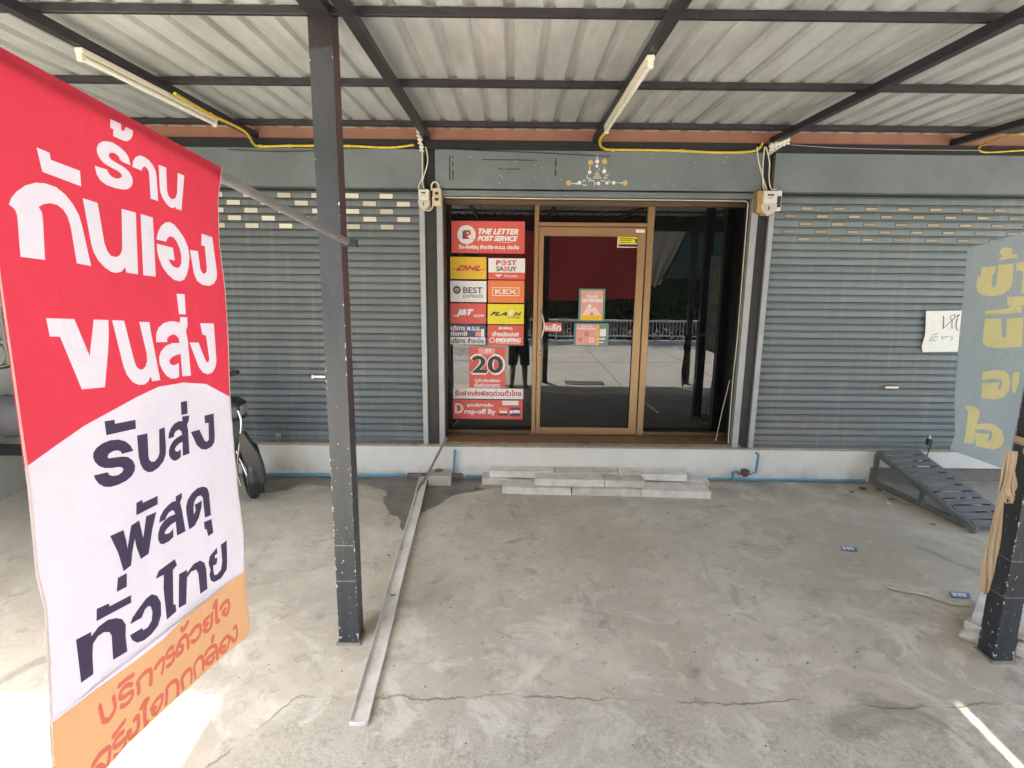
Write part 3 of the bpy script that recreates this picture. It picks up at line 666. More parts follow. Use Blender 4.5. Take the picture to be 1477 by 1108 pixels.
m = MB()
for row in range(5):
    for k in range(row + 1):
        cx_, cy_ = 690 - row * 17 + k * 34, 500 + row * 32
        q = [A(*epx(*c), 5.4688) for c in ((cx_ - 14, cy_ + 13), (cx_ + 14, cy_ + 13), (cx_, cy_ - 13))]
        m.add([(p.x, 5.4688, p.z) for p in q], [(0, 1, 2)])
m.build('triangle_mark', ew, em)
def estroke(pts, wd, name='painted_stroke', mt_=ew):
    P2 = [A(*epx(*p), 5.469) for p in pts]; gp = [[c] for c in stroke(smooth_line([(p.x, p.z) for p in P2], 3), wd)]
    V, T = fill(gp); MB().add([(v.x, 5.4687, v.y) for v in V], T).build(name, mt_, em)
for pts in (([500, 580], [495, 630], [530, 650], [560, 640]), ([530, 700], [560, 670], [610, 680], [650, 720], [640, 770]), ([400, 700], [430, 675], [465, 690]), ([410, 762], [450, 770], [490, 765]),
            ([810, 630], [850, 620], [885, 630]), ([850, 600], [865, 580], [905, 560]), ([760, 680], [810, 690], [840, 665]), ([910, 680], [935, 705], [950, 725]), ([210, 735], [280, 742]), ([545, 400], [540, 480]), ([830, 420], [815, 480]), ([690, 190], [690, 270]), ([720, 470], [735, 450])):
    estroke(pts, .006)
estroke(([1050, 715], [1140, 725]), .004); 

# handwritten paper on the right shutter
pa = thing('paper_notice', A(1358, 508, 5.55), 'white handwritten paper notice taped to the right shutter beside the faded banner', 'notice')
Yp = 5.562
out = [A(*p, Yp) for p in ((1335, 448.5), (1387.5, 448), (1384.5, 484), (1383.5, 507.5), (1331, 508), (1329, 500), (1333.5, 484), (1334, 470))]
m = MB(); ps = [(p.x, p.z) for p in out]
V, T = fill([[ps]]); n_ = len(V)
m.add([(v.x, Yp - .004 - .006 * math.sin(v.y * 9), v.y) for v in V] + [(v.x, Yp - .0035 - .006 * math.sin(v.y * 9), v.y) for v in V], [*T, *[tuple(i + n_ for i in t[::-1]) for t in T]])
m.build('sheet', flat('notice_paper', (.78, .79, .74), .8), pa)
def hz(x, y): p = A(1320 + x / 12.31, 430 + y / 12.31, Yp); return (p.x, p.z)
ink = flat('marker_ink', (.04, .035, .05))
for pts, wd in (([(490, 320), (495, 400), (480, 540)], .008), ([(480, 540), (560, 470), (640, 400)], .005), ([(640, 400), (610, 350), (640, 305), (690, 300), (685, 350), (645, 395), (640, 540)], .006), ([(730, 330), (770, 300)], .012), ([(740, 360), (715, 440), (715, 540), (750, 570)], .007),
                ([(245, 750), (280, 700), (290, 650)], .005), ([(300, 730), (330, 690), (390, 680)], .005), ([(330, 650), (390, 630)], .006), ([(240, 760), (380, 745)], .004), ([(460, 680), (480, 740)], .005), ([(480, 690), (520, 700), (530, 680), (590, 690)], .005), ([(610, 700), (640, 690), (650, 730), (620, 745)], .005)):
    V, T = fill([[c] for c in stroke(smooth_line([hz(*p) for p in pts], 3), wd)])
    MB().add([(v.x, Yp - .0052 - .006 * math.sin(v.y * 9), v.y) for v in V], T).build('handwriting', ink, pa)

# ================================================================== CANOPY
def sheet_mat():
    m = mat('galvanised_roof_sheet', (.56, .575, .555), .42, .35, var=.16, scale=2.5, stretch=(3, .6, 1))
    return m
RS = sheet_mat()
canopy = thing('canopy', (0, 3, 3.2), 'open canopy of corrugated metal sheets on black steel rafters and purlins', 'canopy')
steelk = mat('black_canopy_steel', (.03, .028, .032), .45, .2, var=.25, scale=8)
ZR = 3.268
def rib_profile(x0, x1, pitch=.192, ph=0.0):
    pts = []; k = math.floor((x0 - ph) / pitch)
    pts.append((x0, 0))
    while True:
        c = ph + k * pitch; k += 1
        if c - .04 < x0 + .001: continue
        if c + .04 > x1 - .001: break
        pts += [(c - .036, 0), (c - .020, .026), (c + .020, .026), (c + .036, 0), ]
    pts.append((x1, 0)); return pts
ph = Zp(862, 118, ZR).x
def roof_sheet(x0, x1, y0, y1, z, lift=0):
    pr = rib_profile(x0, x1, .192, ph % .192); rings = [[Vector((x, y, z + h + lift)) for x, h in pr] for y in (y0, y1)]
    top = [[Vector((x, y, z + h + lift + .0012)) for x, h in pr] for y in (y0, y1)]
    m = MB(); m.loft(rings, closed=False, caps=False, smooth=False); m.loft([t for t in top], closed=False, caps=False, smooth=False)
    return m.build('roof_sheet', RS, canopy)
x = -6.4 + (ph % .192) + .09
i = 0
while x < 7.5:
    roof_sheet(x, x + .192 * 4 + .03, .92, 5.62, ZR, .002 * (i % 2)); x += .192 * 4; i += 1
for x0, x1 in ((-2.33, -.9), (-.9, .6), (.6, 1.489)): roof_sheet(x0, x1, -1.3, 1.0, ZR - .03)
for x0, x1 in ((1.500, 3.1), (3.1, 4.8), (4.8, 6.6)): roof_sheet(x0, x1, -1.3, 1.0, ZR - .03)
for y0, y1 in ((3.06, 3.09), (4.125, 4.175), (5.2, 5.26), (1.95, 2.0), (1.01, 1.06)):
    MB().box(-6.3, 7.5, y0, y1, 3.226, 3.264).build('purlin', steelk, canopy, bevel=.002)
MB().box(-6.3, 7.5, 5.5, 5.56, 3.285, 3.33).build('wall_plate', steelk, canopy)
for y0 in (-1.28, -.3):
    MB().box(-2.33, 6.6, y0, y0 + .05, 3.2, 3.236).build('purlin', steelk, canopy)
MB().box(-2.33, 6.6, -1.345, -1.31, 2.93, 3.235).build('added_sky_board', steelk, canopy)  # added unseen board, closes the bright sky gap reflected in the glass
for xc in (-3.86, -2.318, -.78, .727, 2.305, 3.92, 5.5):
    MB().box(xc - .029, xc + .029, .92, 5.5, 3.171, 3.224).build('rafter', steelk, canopy, bevel=.003)
for xc in (-2.30, -.78, .727, 2.305, 3.92, 5.5):
    MB().box(xc - .029, xc + .029, -1.3, .90, 3.15, 3.203).build('rafter', steelk, canopy)

# posts
def post_mat():
    m = D.materials.new('chipped_dark_paint'); m.use_nodes = True; N, L, b = nodes_of(m)
    tc = N.new('ShaderNodeTexCoord'); ob = tc.outputs['Object']; sp = N.new('ShaderNodeSeparateXYZ'); L.new(ob, sp.inputs[0])
    def mth(op, a, b_=None, cl=False):
        n = N.new('ShaderNodeMath'); n.operation = op; n.use_clamp = cl
        for i, q in enumerate((a, b_)):
            if q is None: continue
            if isinstance(q, (int, float)): n.inputs[i].default_value = q
            else: L.new(q, n.inputs[i])
        return n.outputs[0]
    def noise(s, d=5, r=.6, st=None):
        n = N.new('ShaderNodeTexNoise'); n.inputs['Scale'].default_value = s; n.inputs['Detail'].default_value = d; n.inputs['Roughness'].default_value = r
        if st:
            mp = N.new('ShaderNodeMapping'); mp.inputs['Scale'].default_value = st; L.new(ob, mp.inputs[0]); L.new(mp.outputs[0], n.inputs['Vector'])
        else: L.new(ob, n.inputs['Vector'])
        return n.outputs['Fac']
    def mr(v, a, b_, c=0, d=1):
        n = N.new('ShaderNodeMapRange'); L.new(v, n.inputs[0])
        for i, q in enumerate((a, b_, c, d)): n.inputs[i + 1].default_value = q
        return n.outputs[0]
    def mix(f, a, b_):
        n = N.new('ShaderNodeMix'); n.data_type = 'RGBA'; L.new(f, n.inputs[0])
        for i, q in ((6, a), (7, b_)):
            if isinstance(q, tuple): n.inputs[i].default_value = (*q, 1)
            else: L.new(q, n.inputs[i])
        return n.outputs[2]
    corner = mr(mth('MINIMUM', mth('ABSOLUTE', sp.outputs[0]), mth('ABSOLUTE', sp.outputs[1])), .049, .0555)
    low = mr(sp.outputs[2], 2.2, .1)
    thr = mth('ADD', mth('ADD', noise(34, 5, .65), mth('MULTIPLY', mth('MULTIPLY', corner, mr(noise(5, 4, .7), .38, .62)), .17)), mth('MULTIPLY', low, .06))
    chip = mr(thr, .70, .712)
    base = mix(mr(noise(2.3, 6, .6, (3, 3, .6)), .35, .65), (.016, .02, .025), (.034, .04, .046))
    upper_pale = mth('MULTIPLY', mr(sp.outputs[2], .9, 2.3), mr(noise(3.1, 7, .7, (2, 2, .5)), .34, .62))  # paler grey towards the top, broken by noise
    base = mix(upper_pale, base, (.05, .053, .06))
    scr = mr(noise(16, 6, .75, (1, 1, .12)), .60, .68, 0, .55); base = mix(scr, base, (.02, .022, .026))
    top = mth('MULTIPLY', mr(mth('ADD', sp.outputs[2], mth('MULTIPLY', noise(12, 4), .12)), 3.26, 3.28), 1)
    base = mix(top, base, (.022, .016, .018))
    # reddish undercoat shows on the +X face near the top
    face = N.new('ShaderNodeNewGeometry'); sn = N.new('ShaderNodeSeparateXYZ'); L.new(face.outputs['Normal'], sn.inputs[0])
    base = mix(mth('MULTIPLY', mr(sn.outputs[0], .5, .9), mr(sp.outputs[2], 1.0, 2.4, 0, .8)), base, (.07, .032, .03))
    drip = mr(noise(9, 5, .7, (2.5, 2.5, .35)), .62, .75, 0, .25)
    base = mix(drip, base, (.13, .14, .145))
    ring = mth('MINIMUM', mth('ABSOLUTE', mth('SUBTRACT', sp.outputs[2], .40)), mth('ABSOLUTE', mth('SUBTRACT', sp.outputs[2], .62)))
    base = mix(mr(mth('ADD', ring, mth('MULTIPLY', noise(40), .004)), .003, .005, .7, 0), base, (.3, .31, .31))
    col = mix(chip, base, (.6, .62, .6))
    L.new(col, b.inputs['Base Color']); b.inputs['Roughness'].default_value = .42
    bp = N.new('ShaderNodeBump'); bp.inputs['Strength'].default_value = .3; bp.inputs['Distance'].default_value = .004
    L.new(mth('SUBTRACT', noise(18, 4, .6), chip), bp.inputs['Height']); L.new(bp.outputs[0], b.inputs['Normal'])
    return m
PM = post_mat()
def post(x, y, label, h0):
    z0 = gz(y); zt0 = 3.265 if y > 0 else 3.199; t = thing('canopy_post', (x, y, z0), label, 'post', 'square steel posts of the canopy')
    m = MB(); hw = .0575; n = 24
    for k in range(n):
        za, zb_ = z0 + (zt0 - z0) * k / n, z0 + (zt0 - z0) * (k + 1) / n
        q = [(x - hw, y - hw), (x + hw, y - hw), (x + hw, y + hw), (x - hw, y + hw)]
        m.add([(a, b_, za) for a, b_ in q] + [(a, b_, zb_) for a, b_ in q], [(0, 1, 5, 4), (1, 2, 6, 5), (2, 3, 7, 6), (3, 0, 4, 7)])
    m.build('shaft', PM, t, bevel=0)
    if y > 0: MB().box(x - .0575, x + .0575, 2.82, y - .0585, 3.218, 3.264).build('head_bracket', steelk, t, bevel=.002)
    m = MB(); m.box(x - .075, x + .075, y - .075, y + .075, z0 - .01, z0 + .006); m.build('footing', mat('mortar_footing', (.27, .25, .2), .9, bump=.4, var=.2), t, bevel=.006)
    return t
PL = post(-.943, 3.113, 'chipped dark blue grey steel post standing between the red banner and the white channel', 0)
PR = post(2.83, 3.02, 'dark steel post at the right edge with a beige cloth tied round it', 0)
post(-2.30, -1.2, 'steel post at the front left corner of the canopy', 0)
post(.727, -1.2, 'steel post under the front edge of the canopy behind the viewer, beside the red tarpaulin', 0)
post(3.92, -1.2, 'steel post under the front edge of the canopy behind the viewer, beside the green tarpaulin', 0)

# fluorescent battens
def batten(x, y0, y1, label):
    t = thing('tube_light', (x, (y0 + y1) / 2, 3.12), label, 'light', 'unlit tube lights under the rafters')
    m = MB(); m.box(x - .022, x + .022, y0, y1, 3.138, 3.169); m.build('housing', flat('ivory_batten', (.72, .68, .56)), t, bevel=.005)
    m = MB(); m.tube([(x, y0 + .03, 3.12), (x, y1 - .03, 3.12)], .0145, 10); m.build('tube', flat('milky_tube', (.8, .78, .66), .25), t)
    for a, b_ in ((y0, y0 + .03), (y1 - .03, y1)):
        m = MB(); m.box(x - .016, x + .016, a, b_, 3.1, 3.14); m.build('socket', flat('ivory_batten', (.72, .68, .56)), t, bevel=.004)
batten(-2.318, 3.34, 4.78, 'unlit white tube light under the left rafter above the red banner')
batten(.722, 3.36, 4.86, 'unlit white tube light under the middle rafter above the door')
# yellow conduits
yp = mat('yellow_conduit', (.68, .5, .05), .5, var=.15, scale=10); 
def conduit(pts, label, r=.011, clips=()):
    t = thing('yellow_conduit', pts[-1], label, 'conduit', 'yellow cable conduits')
    MB().tube(smooth_line(pts, 4), r, 8).build('pipe', yp, t)
    for c in clips: MB().lathe((c[0] - .012, c[1], c[2]), (1, 0, 0), [(0, r + .004), (.024, r + .004)], 10).build('clip', yp, t)
w1 = lambda x, y, Y=5.455: tuple(A(x, y, Y))
c0 = tuple(Zp(252, 135, 3.16)); c1 = tuple(Zp(303, 165, 3.16)); c2 = tuple(Zp(352, 189, 3.15))
conduit([c0, c1, c2, w1(366, 208), w1(378, 211), w1(418, 210.5), w1(500, 210.5), w1(560, 213), w1(597, 209)], 'yellow conduit from the left tube light along the lintel towards the left meter', clips=[c1, w1(375, 210.5), w1(418, 210.5), w1(503, 210.5)])
conduit([tuple(Zp(874, 191, 3.14)), tuple(Zp(866, 200, 3.12)), w1(866, 210), w1(873, 215), w1(884, 216), w1(980, 217.5), w1(1030, 220), w1(1080, 219), w1(1095, 214), w1(1100, 206)], 'yellow conduit from the middle tube light along the lintel to the right meter', clips=[w1(884, 216.5), w1(984, 217.5)])
conduit([tuple(Zp(1477, 192, 3.15)), tuple(Zp(1440, 200, 3.15)), w1(1415, 211), w1(1413, 217), w1(1425, 220), w1(1477, 217), w1(1520, 217)], 'thin yellow conduit looping back along the lintel at the far right', r=.007)
def wire(pts, r, mt_, label, name='cable', cat='cable', group='cables by the meters'):
    m = MB(); m.tube(smooth_line([tuple(p) for p in pts], 5), r, 6); return single(m, name, mt_, label, cat, group)
ivory = flat('ivory_cable', (.66, .62, .5)); blkc = flat('black_cable', (.02, .02, .022))
wire([w1(600, 209), w1(640, 206), w1(760, 213), w1(860, 214)], .003, blkc, 'thin dark wire sagging along the lintel above the middle fascia', 'dark_wire')
wire([w1(880, 226, 5.46), w1(760, 220, 5.46), w1(640, 215, 5.46)], .003, blkc, 'thin dark wire drooping over the top of the middle fascia', 'dark_wire')
wire([w1(1130, 208), w1(1200, 213), w1(1300, 216), w1(1412, 217)], .0035, flat('grey_wire', (.3, .3, .28)), 'grey wire along the lintel right of the right meter', 'grey_wire')
wire([w1(330, 216), w1(400, 219), w1(470, 217)], .003, blkc, 'thin dark wire along the lintel left of the steel post', 'dark_wire')
# meters
def meter(px0, px1, cover, label, boxes):
    p, q = A(*px0, 5.43), A(*px1, 5.43); x0, x1, z1, z0 = p.x, q.x, p.z, q.z; W, H = x1 - x0, z1 - z0
    t = thing('electric_meter', ((x0 + x1) / 2, 5.46, z0), label, 'meter', 'electric meters on the shopfront columns')
    mc = flat('meter_grey_plastic', (.52, .5, .41)); mw = flat('meter_glass_cover', (.66, .66, .6), .15)
    MB().box(x0 + W * .1, x1 - W * .05, 5.445, 5.469, z0, z1).build('backplate', mat('meter_board', (.4, .3, .16), .7), t, bevel=.004)
    MB().box(x0 + W * .08, x1 - W * .12, 5.38, 5.445, z0 + H * .45, z1 - H * .02).build('cover', mw, t, bevel=.008)
    m = MB(); xm, rr = (x0 + x1) / 2 - W * .03, W * .46
    ring = [(xm + math.cos(a) * rr, z0 + H * .42 + math.sin(a) * H * .42) for a in [math.pi + k * math.pi / 12 for k in range(13)]]
    ring = [(xm - rr, z0 + H * .46)] + ring + [(xm + rr, z0 + H * .46)]
    m.loft([[Vector((a, 5.445, b_)) for a, b_ in ring], [Vector((a, 5.392, b_)) for a, b_ in ring]], smooth=False); m.build('terminal_box', mc, t, bevel=.004)
    MB().box(x0 + W * .3, x0 + W * .65, 5.3765, 5.38, z0 + H * .76, z0 + H * .83).build('dial', Blk, t)
    MB().box(x0 + W * .34, x0 + W * .6, 5.3765, 5.38, z0 + H * .67, z0 + H * .69).build('dial_mark', Grey, t)
    MB().box(x0 + W * .42, x0 + W * .5, 5.389, 5.393, z0 + H * .2, z0 + H * .36).build('screw', Grey, t)
    return t
meter((603, 273), (622, 303), True, 'grey electric meter at the top of the left column beside the socket box', 0)
meter((1097, 275), (1119, 311), True, 'grey electric meter at the top of the right column with wires curling over it', 0)
p, q = A(624.5, 272, 5.45), A(636.5, 297.5, 5.45)
t = thing('socket_box', ((p.x + q.x) / 2, 5.46, q.z), 'cream breaker and socket box beside the left meter', 'socket box')
MB().box(p.x, q.x, 5.42, 5.468, q.z, p.z).build('board', flat('cream_board', (.6, .52, .34)), t, bevel=.004)
for k in (.28, .62): MB().box(p.x + .02, q.x - .02, 5.408, 5.42, q.z + (p.z - q.z) * k, q.z + (p.z - q.z) * (k + .16)).build('socket', flat('brown_bakelite', (.06, .035, .025)), t, bevel=.004)
MB().box(p.x + .03, q.x - .03, 5.405, 5.42, q.z + (p.z - q.z) * .49, q.z + (p.z - q.z) * .57).build('switch', ivory, t, bevel=.003)
m = MB(); cx_ = (p.x + q.x) / 2 - .015
m.tube(smooth_line([(cx_ - .03, 5.43, p.z - .02), (cx_ - .03, 5.43, p.z + .03), (cx_, 5.43, p.z + .055), (cx_ + .03, 5.43, p.z + .03), (cx_ + .03, 5.43, p.z - .02)], 4), .008, 7)
m.build('cable_loop', ivory, t)
q0, q1 = A(1090, 276, 5.46), A(1097, 308, 5.46)
single(MB().box(q0.x, q1.x, 5.40, 5.468, q1.z, q0.z), 'wooden_board', mat('varnished_wood', (.42, .28, .1), .5), 'narrow varnished wooden board edge left of the right meter', 'board', bevel=.004)
q0, q1 = A(1116, 284, 5.46), A(1123, 305, 5.46)
t = thing('breaker_box', ((q0.x + q1.x) / 2, 5.46, q1.z), 'small white breaker with a black front right of the right meter', 'breaker')
MB().box(q0.x, q1.x, 5.42, 5.468, q1.z, q0.z + .05).build('body', flat('white_plastic', (.7, .7, .66)), t, bevel=.004)
MB().box(q0.x + .006, q1.x - .008, 5.41, 5.42, q1.z + .03, q0.z).build('front', Blk, t, bevel=.003)
def insul(x, z, label, n, dx, dz):
    t = thing('insulator_rack', (x, 5.45, z), label, 'insulator', 'insulator racks on the lintel')
    por = flat('porcelain', (.7, .68, .58), .25)
    for k in range(n):
        MB().lathe((x + dx * k, 5.42, z + dz * k - .03), (0, 0, 1), [(0, .016), (.008, .024), (.016, .013), (.026, .013), (.034, .024), (.044, .024), (.05, .014), (.06, .018)], 12).build('spool', por, t)
        MB().box(x + dx * k - .006, x + dx * k + .006, 5.425, 5.49, z + dz * k + .035, z + dz * k + .047).build('strap', steel, t)
    MB().bar((x - dx * .3, 5.468, z - dz * .3 - .05), (x + dx * (n - .5), 5.468, z + dz * (n - .5)), .012, .03).build('bracket', steel, t)
pp = A(604, 196, 5.43); insul(pp.x, pp.z + .02, 'short rack of porcelain insulators above the left meter', 3, .012, -.062)
pp = A(1112, 213, 5.43); insul(pp.x, pp.z, 'row of porcelain insulators stepping up beside the rafter above the right meter', 5, .034, .014)
Yc = 5.42
for pts, lb in (([(609, 215), (609, 235), (609, 255), (604, 268), (604, 276)], 'ivory cable dropping straight to the left meter'), ([(614, 212), (617, 232), (612, 252), (609, 262), (612, 273)], 'ivory cable bowing to the right above the left meter'),
                ([(624, 284), (624, 298), (619, 304), (608, 302)], 'ivory cable looping under the left meter'),
                ([(1092, 212), (1094, 232), (1100, 255), (1106, 275)], 'ivory cable slanting down to the right meter from its left'), ([(1103, 212), (1101, 232), (1100, 250), (1101, 270), (1104, 276)], 'ivory cable curling down the middle above the right meter'),
                ([(1105, 212), (1110, 235), (1109, 255), (1112, 272), (1120, 273)], 'ivory cable on the right above the right meter, bending to the breaker'), ([(1116, 296), (1113, 304), (1106, 312)], 'ivory cable end hanging out under the right meter')):
    wire([A(*p_, Yc) for p_ in pts], .0055, ivory, lb, 'ivory_cable')

# ================================================================== RED BANNER ON ITS POLE
p0 = A(508, 345, 3.066); dirv = ray(766, 486).normalized(); bn = dirv.cross(Vector((0, 0, 1))).normalized(); dn = -bn.cross(dirv)
if dn.z > 0: dn = -dn
def B(x, y):
    q = onp(x, y, p0, bn) - p0; return (-q.dot(dirv), -q.dot(dn))    # (distance out along the pole, height: negative down)
def BW(s, t, off=0):
    rip = .008 * math.sin(s * 9 + t * 2.2) + .006 * math.sin(t * 7 + s * 4) * min(1, -t * 2) + .0035 * math.sin(s * 23 - t * 11) + .002 * math.sin(s * 40 + t * 19) * min(1, -t)
    return p0 - dirv * s - dn * t + bn * (rip * min(1, -t * 6) + off)
def zt_(pts, x0, y0, s): return [(x0 + x / s, y0 + y / s) for x, y in pts]
T1 = lambda p: zt_(p, 130, 160, 7.3867); T2 = lambda p: zt_(p, 10, 200, 5.541); T3 = lambda p: zt_(p, 110, 280, 7.033); T4 = lambda p: zt_(p, 70, 415, 7.386); T5 = lambda p: zt_(p, 150, 415, 7.387)
T6 = lambda p: zt_(p, 110, 570, 7.914); T7 = lambda p: zt_(p, 180, 570, 7.914); T8 = lambda p: zt_(p, 140, 695, 6.924); T9 = lambda p: zt_(p, 100, 770, 5.037)
white_gl = [
 T1([(212,88),(325,140),(322,200),(335,215),(355,210),(375,172),(450,210),(445,255),(420,300),(385,322),(345,318),(238,270),(240,195),(208,180)]),
 T1([(404,580),(325,545),(300,520),(285,480),(250,450),(215,445),(193,460),(195,490),(225,525),(290,570),(350,610),(390,655),(415,710),(420,760),(405,805),(370,835),(330,838),(250,820),(180,790),(120,740),(85,680),(62,585),(180,625),(195,665),(225,700),(265,722),(300,718),(318,700),(310,670),(280,640),(220,605),(150,560),(105,500),(80,440),(78,395),(95,350),(125,328),(170,323),(230,338),(300,385),(355,440),(385,490)]),
 T1([(420,595),(435,530),(465,490),(510,475),(560,490),(610,525),(655,580),(685,640),(692,710),(695,960),(605,935),(605,660),(590,620),(560,592),(535,600),(518,636)]),
 T1([(722,575),(805,605),(812,850),(825,900),(855,935),(885,942),(910,930),(928,880),(928,660),(998,690),(985,1062),(920,1042),(918,1022),(890,1035),(850,1028),(800,990),(755,930),(730,870),(724,820)]),
 T2([(250,70),(352,115),(362,170),(598,258),(605,382),(298,265)]),
 T2([(70,527),(85,475),(120,425),(180,375),(250,353),(320,358),(400,388),(470,445),(530,520),(580,610),(605,700),(666,1018),(565,997),(515,700),(490,620),(455,565),(410,530),(360,516),(310,525),(280,548),(305,590),(315,660),(345,970),(165,945),(135,620),(120,575),(100,550)]),
 T3([(78,42),(228,90),(285,500),(310,575),(350,625),(400,640),(440,625),(465,580),(468,520),(450,150),(578,188),(620,815),(508,795),(498,742),(460,785),(410,800),(350,790),(280,745),(215,675),(170,590),(150,510)]),
 T3([(622,202),(740,238),(785,838),(668,822)]),
 T3([(780,460),(795,390),(830,325),(880,290),(940,283),(1000,310),(1060,370),(1120,450),(1160,540),(1175,640),(1165,740),(1140,820),(1100,870),(1050,885),(980,870),(910,815),(850,740),(810,650),(790,570),(786,503),(978,545),(998,675),(915,660),(940,700),(975,735),(1020,750),(1060,740),(1080,690),(1080,620),(1065,550),(1030,480),(990,440),(950,428),(915,440),(888,482)]),
 T3([(1180,568),(1260,580),(1290,760),(1310,800),(1330,812),(1348,790),(1348,740),(1325,530),(1290,520),(1288,402),(1400,438),(1440,800),(1435,860),(1410,910),(1370,932),(1310,920),(1260,880),(1225,800)]),
 T4([(42,326),(295,335),(437,730),(470,340),(612,345),(612,520),(600,700),(568,1060),(355,1083),(165,522),(70,522)]),
 T5([(58,347),(182,352),(260,770),(285,840),(320,870),(360,872),(400,840),(425,780),(425,700),(352,365),(475,367),(485,450),(568,985),(468,998),(455,945),(420,1000),(370,1032),(310,1035),(240,1005),(180,930),(148,840),(130,750)]),
 T5([(545,580),(545,500),(570,430),(620,380),(680,358),(740,360),(785,375),(792,312),(882,318),(880,410),(858,458),(880,560),(915,938),(832,945),(805,708),(760,715),(710,740),(680,775),(690,810),(725,828),(760,820),(788,800),(800,945),(770,968),(710,970),(650,940),(600,880),(570,810),(568,740),(590,680),(640,620),(710,590),(788,590),(775,540),(745,505),(710,498),(675,515),(655,545),(655,580)]),
 T5([(757,65),(858,70),(862,285),(778,282)]),
 T5([(900,585),(1005,585),(1078,760),(1100,795),(1125,795),(1138,760),(1102,510),(1060,500),(1042,380),(1190,382),(1218,780),(1205,850),(1170,905),(1115,922),(1050,905),(1000,850)])]
dark_gl = [
 T6([(275,298),(382,280),(390,325),(612,280),(620,382),(290,458)]),
 T6([(600,635),(475,672),(465,645),(430,632),(380,635),(320,665),(297,700),(310,720),(380,712),(480,700),(545,705),(595,745),(622,800),(620,860),(590,920),(530,975),(440,1020),(330,1048),(240,1045),(170,1010),(130,960),(115,915),(295,878),(315,910),(360,922),(430,912),(480,880),(495,850),(480,825),(440,820),(350,832),(250,832),(185,810),(140,765),(122,710),(130,655),(170,600),(240,550),(330,515),(430,505),(510,525),(565,570)]),
 T6([(632,460),(740,435),(765,680),(780,735),(815,760),(855,755),(895,715),(912,660),(890,390),(982,365),(1003,600),(1000,680),(970,760),(910,830),(840,875),(780,880),(720,850),(680,790),(655,700)]),
 T7([(482,498),(490,440),(520,380),(570,325),(625,298),(668,298),(666,245),(750,232),(750,290),(732,345),(752,400),(790,668),(698,695),(680,535),(640,550),(590,585),(568,620),(585,645),(625,640),(657,612),(665,705),(620,735),(570,752),(520,735),(488,690),(485,640),(505,580),(550,520),(610,480),(672,452),(660,415),(630,395),(590,410),(565,445),(562,478)]),
 T7([(645,80),(712,65),(730,212),(655,228)]),
 T7([(788,422),(880,395),(935,520),(958,532),(975,510),(965,318),(930,320),(922,235),(1018,210),(1040,480),(1038,540),(1010,590),(960,622),(910,620),(865,575)]),
 T8([(368,210),(442,180),(452,210),(602,140),(608,225),(378,335)]),
 T8([(68,540),(210,480),(245,580),(268,662),(308,438),(422,385),(450,460),(478,560),(502,345),(600,300),(570,480),(538,720),(450,772),(400,660),(372,570),(345,700),(330,835),(230,893),(150,710)]),
 T8([(160,960),(275,910),(285,1048),(165,1100)]),
 T8([(635,412),(640,350),(670,285),(720,230),(770,198),(808,195),(808,145),(885,112),(885,160),(865,205),(885,290),(915,495),(838,540),(822,400),(780,425),(735,470),(710,510),(730,525),(770,510),(800,470),(808,550),(770,595),(710,625),(670,620),(642,580),(635,520),(650,450),(690,390),(750,345),(812,325),(800,295),(775,285),(735,310),(712,345),(705,375)]),
 T8([(950,478),(925,310),(925,250),(945,180),(990,115),(1050,65),(1110,48),(1150,60),(1168,110),(1180,335),(1130,360),(1112,160),(1090,138),(1050,150),(1015,200),(1005,260),(1008,330),(1030,285),(1018,232),(1103,188),(1100,260),(1070,360),(1018,440)]),
 T8([(1118,405),(1182,372),(1190,510),(1145,545),(1135,475),(1120,475)]),
 T9([(180,545),(265,505),(272,527),(445,445),(447,500),(183,635)]),
 T9([(42,770),(148,712),(150,745),(200,675),(270,625),(340,612),(385,620),(412,660),(412,740),(427,855),(333,918),(315,740),(295,715),(250,715),(200,745),(165,800),(163,880),(175,1020),(68,1083)]),
 T9([(440,658),(455,610),(500,545),(570,470),(630,440),(680,450),(705,500),(700,590),(670,670),(620,730),(560,775),(500,792),(460,775),(440,738),(535,685),(548,700),(590,680),(625,630),(635,570),(620,530),(595,525),(560,550),(530,610)]),
 T9([(668,330),(695,270),(800,185),(815,228),(790,265),(795,515),(812,515),(818,565),(738,625),(728,400),(732,300)]),
 T9([(830,295),(885,262),(888,285),(930,220),(970,195),(995,210),(1002,260),(1002,400),(960,438),(955,290),(945,262),(915,275),(888,320),(885,510),(835,542)]),
 T9([(1018,215),(1030,165),(1085,100),(1088,140),(1065,160),(1068,180),(1085,172),(1080,210),(1068,225),(1050,230),(1048,270),(1055,300),(1075,295),(1105,260),(1118,200),(1115,80),(1153,48),(1148,200),(1140,260),(1100,325),(1050,352),(1025,340),(1018,300),(1028,262),(1022,240)])]
S2 = lambda p: zt_(p, 130, 950, 10.073); S4 = lambda p: zt_(p, 120, 1000, 10.26); S3 = lambda p: zt_(p, 220, 850, 8.525); S5 = lambda p: zt_(p, 220, 890, 8.523)
